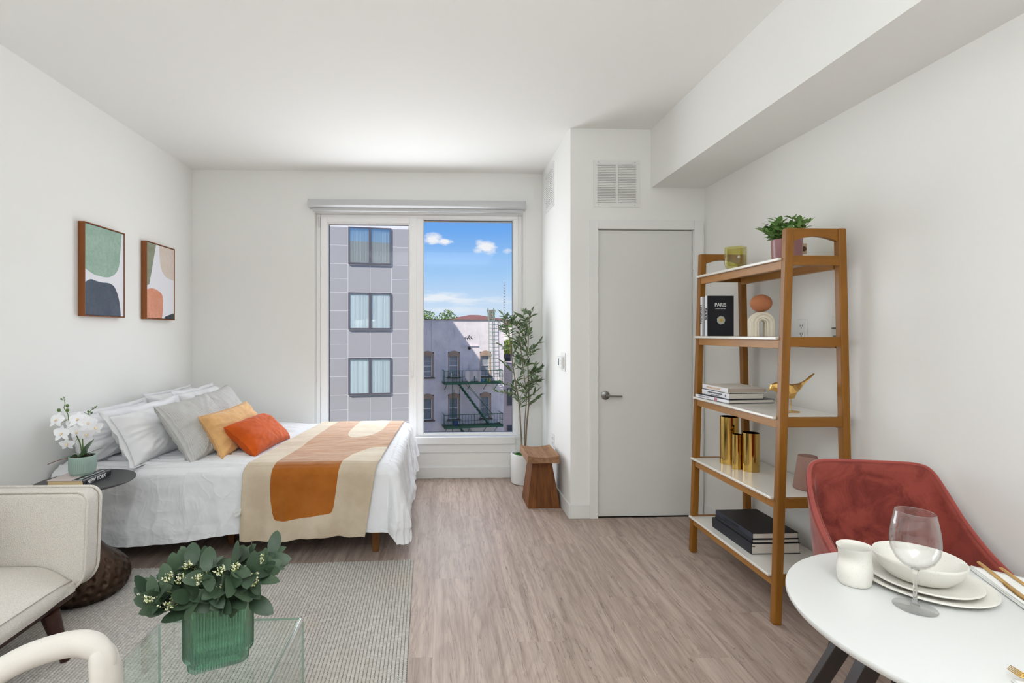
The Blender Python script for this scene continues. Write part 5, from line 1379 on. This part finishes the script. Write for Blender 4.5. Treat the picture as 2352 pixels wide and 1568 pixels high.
q = B(); q.X = Matrix.Translation((1.852, 2.4698, Z5+.072)) @ Matrix.Rotation(math.pi/2, 4, 'X'); q.lathe([(.013, 0), (.013, .0006), (0, .0006)], seg=24); q.build('printed_seal', M('seal_brown', (84, 60, 38), .7), bpy.data.objects['wooden_tag'])

# --- fourth shelf: standing books
Z4 = LV[3]+.0006
m_wbook = M('white_book_cover', (230, 230, 236), .4); m_gbook = M('grey_print_cover', (150, 150, 152), .4, vary=.5)
def standing(y0, th, W, Hh, cov, spn, label, x0=1.606, title=None, ink=None, ts=.02, flip=1):
    b = thing('book', (x0+W/2, y0+th/2, Z4), label, 'book', 'books standing on the fourth shelf')
    # local x->world x (spine at x0), local y -> world z (height), local z -> world -y... thickness
    T = Matrix(((1, 0, 0, x0), (0, 0, -1, y0+th), (0, 1, 0, Z4), (0, 0, 0, 1)))
    book_block(b, T, W, Hh, th, cov, spn, m_page2, ct=.002, rounded=False)
    if title: text(title, ts, ink, b, (x0-.0008, y0+th/2, Z4+Hh*.55), (0, 0, -1*flip), (0, -1*flip, 0) if flip > 0 else (0, 1, 0), 'spine_title')
    return b
standing(3.008, .022, .17, .242, m_wbook, m_wbook, 'slim white book with LONDON on its spine, farthest left of the upright books', title='LONDON', ink=m_inkk, ts=.027)
standing(2.982, .024, .165, .240, m_gbook, m_gbook, 'upright book with a grey printed spine between the two white spines')
bp = standing(2.948, .030, .166, .244, m_bkblack, m_wbook, 'upright book with a black PARIS cover and white spine', title='PARIS', ink=m_inkk, ts=.030)
bp_y = 2.948-.0006
text('PARIS', .029, m_ink, bp, (1.689, bp_y, Z4+.188), (1, 0, 0), (0, 0, 1), 'cover_title')
text('is always a good idea', .0075, m_ink, bp, (1.689, bp_y, Z4+.166), (1, 0, 0), (0, 0, 1), 'cover_subtitle')
q = B(); rr = random.Random(8); 
for k, (R, nn, mi) in enumerate(((.026, 7, 0), (.019, 6, 0), (.011, 5, 1))):
    q.mi = mi
    for i in range(nn):
        a = 6.283*i/nn+k*.4; c = (1.692+R*.45*math.cos(a), bp_y-.0004-.0006*k, Z4+.096+R*.45*math.sin(a)); vs = [c]+[(c[0]+R*.55*(1+.1*rr.random())*math.cos(b_*6.283/9), c[1]-.0002*i, c[2]+R*.55*math.sin(b_*6.283/9)) for b_ in range(9)]; q.add(vs, [(0, 1+(j+1) % 9, 1+j) for j in range(9)])
q.build('cover_emblem', [M('emblem_grey', (186, 188, 176), .5), M('emblem_gold', (206, 168, 56), .4)], bp)

# arch ornament and terracotta ball
ax, ay = 1.712, 2.60
arch_o = thing('arch_ornament', (ax, ay, Z4), 'speckled cream ribbed arch ornament on the fourth shelf', 'ornament')
AR = Matrix.Translation((ax, ay, Z4)) @ Matrix.Rotation(-.35, 4, 'Z')
ro, ri_, hh_, dep = .061, .012, .071, .085
q = B(); q.X = AR; nprof = 112; vs = []; sec = []
nr = 5
# cross-section: ribbed tube bands swept over the arch
bands = []
for i in range(nprof+1):
    s = i/nprof; ang = 2*math.pi*s; k = 14
    rx = (ro-ri_)/2*(1-.13*abs(math.sin(ang*k/2))); ry = dep/2*(1-.13*abs(math.sin(ang*k/2)))
    c_, s_ = math.cos(ang), math.sin(ang); e = .72
    sec.append((rx*math.copysign(abs(c_)**e, c_), ry*math.copysign(abs(s_)**e, s_)))
rm = (ro+ri_)/2; path = [(-rm, 0, 0)]+[(-rm, h_, 0) for h_ in (.02, .04, hh_)]
stations = [(-rm, 0.0, 180)]+[(-rm, hh_*k/3, 180) for k in (1, 2)]
for k in range(25): stations.append(None)
st = []
for z in (0, .02, .04): st.append((-rm, z, math.pi))
for k in range(25): a = math.pi-math.pi*k/24; st.append((rm*math.cos(a), hh_+rm*math.sin(a)*1.02, a))
for z in (.04, .02, 0): st.append((rm, z, 0))
for (x, z, a) in st:
    for (u, v) in sec[:-1]: vs.append((x+u*math.cos(a), v, z+u*math.sin(a)))
m_ = nprof; q.add(vs, [(i*m_+j, i*m_+(j+1) % m_, (i+1)*m_+(j+1) % m_, (i+1)*m_+j) for i in range(len(st)-1) for j in range(m_)]+[tuple(range(m_)), tuple(reversed(range((len(st)-1)*m_, len(st)*m_)))])
q.build('ribbed_arch', m_archcer, arch_o, smooth=50)
tag(B().ball((ax, ay, Z4+.132+.0455), .052, .052, .047, seg=40, rings=24).build('terracotta_ball', M('terracotta', (174, 110, 74), .8), None, smooth=180, origin=(ax, ay, Z4+.13)), 'flattened terracotta ball balanced on the cream arch ornament', 'ornament')

# --- third shelf: stacked white books and gold bird
Z3 = LV[2]+.0006
def lying(name, x0, y0, y1, z, W, th, yaw, cov, spn, page, label, grp=None, zc=None):
    D = y1-y0; b = thing('book', (x0+W/2, (y0+y1)/2, z), label, 'book', grp)
    T = Matrix.Translation((x0, y0, z)) @ Matrix.Rotation(yaw, 4, 'Z'); book_block(b, T, W, D, th, cov, spn, page, ct=.0028, rounded=False); return b, T
def spine_text(b, T, s, size, mat, y, th, xo=-.0016, sx=1): # reads left(far)->right(near) when seen from -x
    p = T @ Vector((xo, y, th/2)); Y = T.to_3x3() @ Vector((0, -1, 0)); return text(s, size, mat, b, tuple(p), tuple(Y), (0, 0, 1), 'spine_title', sx=sx)
m_goldink = M('gold_ink', (222, 180, 130), .5); m_greyink = M('grey_ink', (110, 110, 116), .5)
g3 = 'white books stacked on the middle shelf'
b, T = lying('b', 1.600, 2.712, 3.02, Z3, .285, .022, .10, m_bkblack, m_wbook, m_page2, 'white spined book at the bottom of the middle shelf stack', g3)
spine_text(b, T, 'A Guide to the Collection of', .0085, m_greyink, .225, .028); q = B(); q.X = T; q.box(-.0014, -.001, .10, .122, .003, .019); q.build('publisher_mark', M('mark_pink', (196, 120, 140), .6), b)
b, T = lying('b', 1.608, 2.728, 2.985, Z3+.0225, .215, .034, .06, m_bkblack, m_wbook, m_page2, 'white spined book with black cover edges in the middle of the white stack', g3)
spine_text(b, T, 'SOME AESTHETIC DECISIONS', .0105, m_inkk, .125, .042); spine_text(b, T, 'THE PHOTOGRAPHS OF', .007, m_greyink, .12, .016); q = B(); q.X = T; q.box(-.0014, -.001, .020, .030, .012, .024); q.build('publisher_mark', m_greyink, b)
b, T = lying('b', 1.606, 2.735, 2.99, Z3+.057, .235, .028, .03, M('ivory_cover', (216, 210, 200), .5), m_wbook, M('dusty_edge', (178, 164, 152), .8), 'white book with pale orange spine lettering on top of the white stack', g3)
spine_text(b, T, 'INTERIORS FOR LIVING', .0135, m_goldink, .135, .028)

bd = thing('gold_bird', (1.757, 2.43, Z3), 'faceted gold bird figurine with an upturned tail on the middle shelf', 'figurine')
by_ = 2.425
secs = [(1.632, 1.0835, .001, .001), (1.641, 1.0865, .006, .004), (1.650, 1.097, .016, .014), (1.672, 1.100, .025, .020), (1.700, 1.088, .033, .030), (1.730, 1.078, .040, .036), (1.757, 1.076, .038, .035), (1.782, 1.090, .026, .022), (1.800, 1.105, .015, .012), (1.822, 1.124, .0085, .010), (1.850, 1.148, .006, .009), (1.868, 1.163, .004, .006)]
q = B(); vs = []; ns = 6
for k, (x, z, rz, ry) in enumerate(secs):
    for i in range(ns):
        a = 2*math.pi*i/ns+(.26 if k % 2 else 0); vs.append((x+.3*rz*math.sin(a)*(k % 2), by_+ry*math.cos(a), z+rz*math.sin(a)))
q.add(vs, []); 
for k in range(len(secs)-1):
    for i in range(ns):
        a, b_, c_, d_ = k*ns+i, k*ns+(i+1) % ns, (k+1)*ns+(i+1) % ns, (k+1)*ns+i; q.f += [[a, b_, c_], [a, c_, d_]]; q.m += [0, 0]
q.f += [list(reversed(range(ns))), list(range((len(secs)-1)*ns, len(secs)*ns))]; q.m += [0, 0]
q.build('body', m_gold2, bd)
for dy in (-.012, .014): B().tube([(1.742, by_+dy, 1.05), (1.745, by_+dy, Z3+.004)], .0022, seg=6).build('leg', m_gold2, bd)
B().box(1.722, 1.785, by_-.018, by_+.022, Z3, Z3+.005).build('foot_plate', m_gold2, bd, bevel=.002)

# --- second shelf: gold cylinders and ribbed vase
Z2 = LV[1]+.0006
for (x, y, r, h_, lab) in ((1.712, 2.895, .0505, .278, 'tallest polished gold cylinder vase at the far end of the second shelf'), (1.690, 2.780, .026, .197, 'narrow gold cylinder vase between the two wider gold ones'), (1.742, 2.735, .044, .214, 'medium polished gold cylinder vase nearest the camera')):
    q = B(); q.lathe([(0, 0), (r, 0), (r, h_), (r-.0015, h_), (r-.0015, .003), (0, .003)], c=(x, y, Z2), seg=56); tag(q.build('cylinder_vase', m_gold, None, smooth=40, origin=(x, y, Z2)), lab, 'vase', 'gold cylinder vases')
q = B(); q.lathe([(0, 0), (.060, 0), (.063, .005), (.042, .163), (.0405, .165), (.039, .163), (.057, .01), (0, .008)], c=(1.822, 2.405, Z2), seg=264, fn=lambda a, z: 1-.022*abs(math.sin(a*33)) if z > .003 and z < .16 else .985)
tag(q.build('ribbed_vase', M('taupe_ribbed_clay', (150, 116, 104), .8), None, smooth=180, origin=(1.822, 2.405, Z2)), 'taupe ribbed conical vase on the second shelf behind the rose chair', 'vase')

# --- bottom shelf: black books
Z1 = LV[0]+.0006; g1 = 'black books stacked on the bottom shelf'
m_navy = M('navy_black_cloth', (22, 24, 32), .55, bump=(900, .2, .0006)); m_navy2 = M('navy_spine_cloth', (40, 44, 60), .5)
b, T = lying('b', 1.590, 2.495, 2.865, Z1, .262, .056, 0, m_navy, m_navy, m_page2, 'thick black book at the bottom of the black stack', g1)
q = B(); q.X = T; q.box(.010, .024, .0036, .0042, .036, .040); q.build('ribbon_end', m_inkk, b)
b, T = lying('b', 1.597, 2.498, 2.845, Z1+.0565, .252, .019, 0, m_navy, m_navy, m_page2, 'thin black book sandwiched in the middle of the black stack', g1)
b, T = lying('b', 1.599, 2.500, 2.845, Z1+.076, .247, .031, 0, M('black_cover', (22, 23, 24), .45), m_navy2, m_page2, 'black book with an embossed navy spine on top of the black stack', g1)
spine_text(b, T, 'KARA WILLINGER', .018, m_navy, .185, .031, sx=1.0)

# ================================================================== DINING TABLE + setting
DX, DY, DR = 1.157, 1.003, .3627
dt = thing('dining_table', (DX, DY, 0), 'round white dining table on dark splayed legs at the lower right', 'table')
B().lathe([(0, .732), (DR-.012, .732), (DR-.004, .735), (DR, .741), (DR, .747), (DR-.0015, .7495), (DR-.004, .750), (0, .750)], c=(DX, DY, 0), seg=160).build('tabletop', m_tabletop, dt, smooth=35)
B().lathe([(DR-.12, .712), (DR-.060, .712), (DR-.050, .732), (DR-.12, .732)], c=(DX, DY, 0), seg=96).build('support_ring', M('reddish_ply', (104, 62, 50), .6), dt, smooth=35)
m_dleg = M('dark_bronze_leg', (36, 28, 26), .4)
for (t0, f0) in (((1.035, 1.165), (.74, 1.31)), ((.965, 1.045), (.67, 1.12)), ((1.30, 1.16), (1.42, 1.32)), ((1.30, .86), (1.50, .70))):
    d = (Vector(f0)-Vector(t0)).normalized(); n_ = Vector((-d.y, d.x)); L = lambda c, w1, w2: [tuple(Vector(c)+d*a*w1+n_*b_*w2) for (a, b_) in ((-1, -1), (1, -1), (1, 1), (-1, 1))]
    B().prism([(p[0], p[1], 0) for p in L(f0, .012, .012)], [(p[0], p[1], .715) for p in L(t0, .018, .018)]).build('leg', m_dleg, dt, bevel=.002)
B().box(1.02, 1.31, .99, 1.03, .695, .715).build('crossbar', m_dleg, dt)
TZ = .7505
def plate(c, r, z, h_, t_, lab):
    q = B(); q.lathe([(0, 0), (r*.62, 0), (r*.80, .002), (r*.965, h_-.001), (r, h_+.002), (r-.001, h_+.0045), (r-.006, h_+.0045), (r*.80, .0075), (r*.6, .006), (0, .006)], c=(c[0], c[1], z), seg=110); return tag(q.build('plate', m_ceramic, None, smooth=50, origin=(c[0], c[1], z)), lab, 'plate', 'speckled plates on the dining table')
plate((1.190, 1.182), .132, TZ, .009, .006, 'larger speckled white dinner plate at the bottom of the stack')
plate((1.182, 1.177), .109, TZ+.0085, .010, .006, 'smaller speckled white plate between the dinner plate and bowl')
bo = B().lathe([(0, 0), (.052, 0), (.062, .004), (.080, .024), (.0885, .046), (.089, .050), (.0875, .0525), (.0845, .051), (.0815, .044), (.072, .022), (.056, .0095), (0, .008)], c=(1.173, 1.178, TZ+.0180), seg=110).build('bowl', m_ceramic, None, smooth=60, origin=(1.173, 1.178, TZ+.018)); tag(bo, 'speckled white bowl on top of the two plates', 'bowl')
def mugf(a, z):
    lf = max(0, math.cos(a-math.pi-.15))**2
    return 1-.27*math.exp(-((z-.062)/.017)**2)*lf+.12*lf*max(0, (z-.075)/.017)-.05*math.exp(-((z-.05)/.02)**2)*max(0, math.cos(a-.3))**2
q = B(); pr3 = []
for k in range(19): z = .092*k/18; pr3.append((.0355+.0025*math.sin(z/.092*6-.6)+(.004*(z/.092)**3), z))
prof = [(0, 0), (.032, 0)]+pr3[1:]+[(.0375, .0935), (.036, .092)]+[(r-.0045, z) for (r, z) in reversed(pr3[2:-1])]+[(0, .008)]
q.lathe(prof, c=(1.021, 1.190, TZ), seg=72, fn=mugf, sx=1.05, sy=.92, rot=.3)
tag(q.build('ceramic_cup', m_ceramic, None, smooth=70, origin=(1.021, 1.19, TZ)), 'wavy speckled white cup without handle on the dining table', 'cup')
gx_, gy_ = 1.066, 1.078
wgp = [(0, .0), (.037, .0), (.0395, .0012), (.0395, .002), (.030, .0035), (.012, .0055), (.0065, .010), (.0045, .018), (.0040, .04), (.0042, .070), (.0055, .083), (.010, .089), (.022, .096), (.034, .108), (.0425, .126), (.0455, .146), (.0445, .166), (.041, .190), (.0362, .215), (.0355, .2165), (.0350, .215), (.0398, .190), (.0432, .166), (.0442, .146), (.0412, .127), (.033, .1100), (.021, .0985), (.009, .0925), (0, .0915)]
wg = thing('wine_glass', (gx_, gy_, TZ), 'empty stemmed wine glass in front of the plates', 'glass')
bowl_o = [(r, z) for (r, z) in wgp if z >= .089]
B().lathe([(0, .0885)]+bowl_o, c=(gx_, gy_, TZ), seg=80).build('bowl', m_wine, wg, smooth=180)
B().lathe([(0, .0055), (.0085, .0062), (.0055, .012), (.0040, .022), (.0036, .045), (.0038, .070), (.0052, .082), (.0080, .0882), (0, .0884)], c=(gx_, gy_, TZ), seg=40).build('stem', m_stemglass, wg, smooth=180)
B().lathe([(0, .0), (.037, .0), (.0396, .0010), (.0396, .0018), (.030, .0028), (.016, .0040), (.009, .0054), (0, .0054)], c=(gx_, gy_, TZ), seg=80).build('foot', m_stemglass, wg, smooth=60)
# napkins
m_nap = fabric('white_napkin', (232, 231, 228), 600, .1, .85, vary=.01)
def napkin(P, z0, folds, lab, sag=None):
    a, b_, c_, d_ = [Vector(p) for p in P]; root = thing('napkin', ((a.x+c_.x)/2, (a.y+c_.y)/2, z0), lab, 'napkin')
    for k in range(folds):
        def f(u, v):
            p = (a*(1-u)+b_*u)*(1-v)+(d_*(1-u)+c_*u)*v; r = math.hypot(p.x-DX, p.y-DY); z = z0+.0012+k*.0028+.0015*mnoise.noise(Vector((u*3, v*4, k)))-.0*(r)
            return (p.x+k*.002, p.y-k*.001, z+.0008)
        B().grid(f, 18, 18).build('folded_layer', m_nap, root, smooth=180, solid=.0022)
    return root
napkin([(1.303, 1.000), (1.300, 1.055), (1.398, 1.262), (1.460, 1.165)], TZ, 1, 'white napkin under the gold knife and fork at the far right', None) if False else None
napkin([(1.262, .972), (1.44, .955), (1.492, 1.14), (1.384, 1.252)], TZ+.0002, 3, 'folded white napkin under the gold cutlery at the right edge')
napkin([(.985, .70), (1.17, .685), (1.16, .80), (1.01, .842)], TZ+.0002, 2, 'folded white napkin under the fork at the lower right corner')
def bar(name, P, w_, h_, z, mat, parent=None, **kw):
    P = [Vector((p[0], p[1])) for p in P]; q = B(); vs = []; n = len(P)
    for i, p in enumerate(P):
        d = (P[min(i+1, n-1)]-P[max(i-1, 0)]).normalized(); nn = Vector((-d.y, d.x)); ww = w_[i]/2; hh2 = h_[i]
        vs += [(p.x-nn.x*ww, p.y-nn.y*ww, z), (p.x+nn.x*ww, p.y+nn.y*ww, z), (p.x+nn.x*ww*.7, p.y+nn.y*ww*.7, z+hh2), (p.x-nn.x*ww*.7, p.y-nn.y*ww*.7, z+hh2)]
    q.add(vs, [(i*4+j, i*4+(j+1) % 4, (i+1)*4+(j+1) % 4, (i+1)*4+j) for i in range(n-1) for j in range(4)]+[(3, 2, 1, 0), tuple((n-1)*4+j for j in range(4))])
    return q.build(name, mat, parent, smooth=40, **kw)
CZ_ = TZ+.0115
def lerp(a, b_, s): return (a[0]+(b_[0]-a[0])*s, a[1]+(b_[1]-a[1])*s)
ka, kb = (1.418, 1.258), (1.316, 1.050); kt = thing('table_knife', (1.365, 1.15, CZ_), 'gold table knife on the napkin nearest the plates', 'knife')
bar('handle', [lerp(ka, kb, s) for s in (0, .1, .5)], [.0075, .0085, .0075], [.004, .0045, .004], CZ_, m_gold2, kt)
bar('blade', [lerp(ka, kb, s) for s in (.5, .53, .56, .8, 1.0)], [.0075, .012, .015, .016, .006], [.004, .003, .0018, .0016, .001], CZ_, m_gold2, kt)
def fork(pa, pb, lab, z=CZ_, tines_at_b=True):
    f = thing('table_fork', ((pa[0]+pb[0])/2, (pa[1]+pb[1])/2, z), lab, 'fork')
    bar('handle', [lerp(pa, pb, s) for s in (0, .1, .5, .70, .78, .84)], [.0075, .008, .006, .006, .018, .021], [.0035, .004, .0035, .003, .0022, .0022], z, m_gold2, f)
    d = (Vector(pb)-Vector(pa)).normalized(); nn = Vector((-d.y, d.x))
    for k in range(4):
        o_ = nn*(.0082*(k-1.5)*.78); a = Vector(lerp(pa, pb, .82))+o_; b_ = Vector(pb)+o_*.9
        B().tube([(a.x, a.y, z+.0015), ((a.x+b_.x)/2, (a.y+b_.y)/2, z), (b_.x, b_.y, z+.005)], [.0016, .0014, .0007], seg=6).build('tine', m_gold2, f, smooth=180)
fork((1.442, 1.226), (1.355, 1.035), 'gold fork lying beside the knife at the right edge')
fork((1.10, .705), (1.0225, .857), 'gold fork with its tines showing at the lower right corner')

# ================================================================== ROSE CHAIR
cx0 = Vector((1.650, 1.672)); Fb = Vector((.2, .98)).normalized(); Xr = Vector((Fb.y, -Fb.x))
rc = thing('dining_chair', (cx0.x, cx0.y, 0), 'rose velvet shell dining chair with piped edges behind the round table', 'chair')
def CW(x, y, z): p = cx0+Xr*x+Fb*y; return Vector((min(p.x, RX-.022), p.y, z))
half = [(0, .262, .848), (.10, .260, .848), (.175, .250, .845), (.212, .236, .825), (.232, .20, .765), (.245, .13, .675), (.250, .03, .598), (.250, -.09, .545), (.240, -.20, .500)]
ctrl = [Vector((-a, b_, c_)) for (a, b_, c_) in reversed(half[1:])]+[Vector(p) for p in half]
rim_ = stroke(ctrl, 6)
def shell(u, v):
    i = min(len(rim_)-1, int(u*(len(rim_)-1)+.5)); p = rim_[i]; zb = .44; z = zb+(p.z-zb)*v; k = .93+.07*v**.8
    kb_ = .84+.16*v
    return CW(p.x*k, p.y*kb_+.0*(1-v), z)
q = B(); q.grid(shell, len(rim_)-1, 14); q.build('shell_back', m_pinkv, rc, smooth=180, solid=.028)
q = B(); q.tube([CW(p.x*1.01, p.y*1.01, p.z+.004) for p in rim_], .008, seg=8); q.build('piping', m_pipe, rc, smooth=180)
q = B()
def seatc(u, v):
    a = -1+2*u; x = .215*a; y = -.235+.43*v; return CW(x*(1-.10*(v)**2), y, .475+.022*(1-a**4)*(1-(2*v-1)**6))
q.grid(seatc, 20, 20); q.build('seat', m_pinkv, rc, smooth=180, solid=.04)
for (x, y) in ((-.17, -.18), (.17, -.18), (-.16, .16), (.16, .16)):
    B().tube([CW(x*.8, y*.8, .44), CW(x*1.2, y*1.2 if y < 0 else y*1.25, 0)], [.014, .009], seg=10).build('leg', m_black, rc, smooth=50)
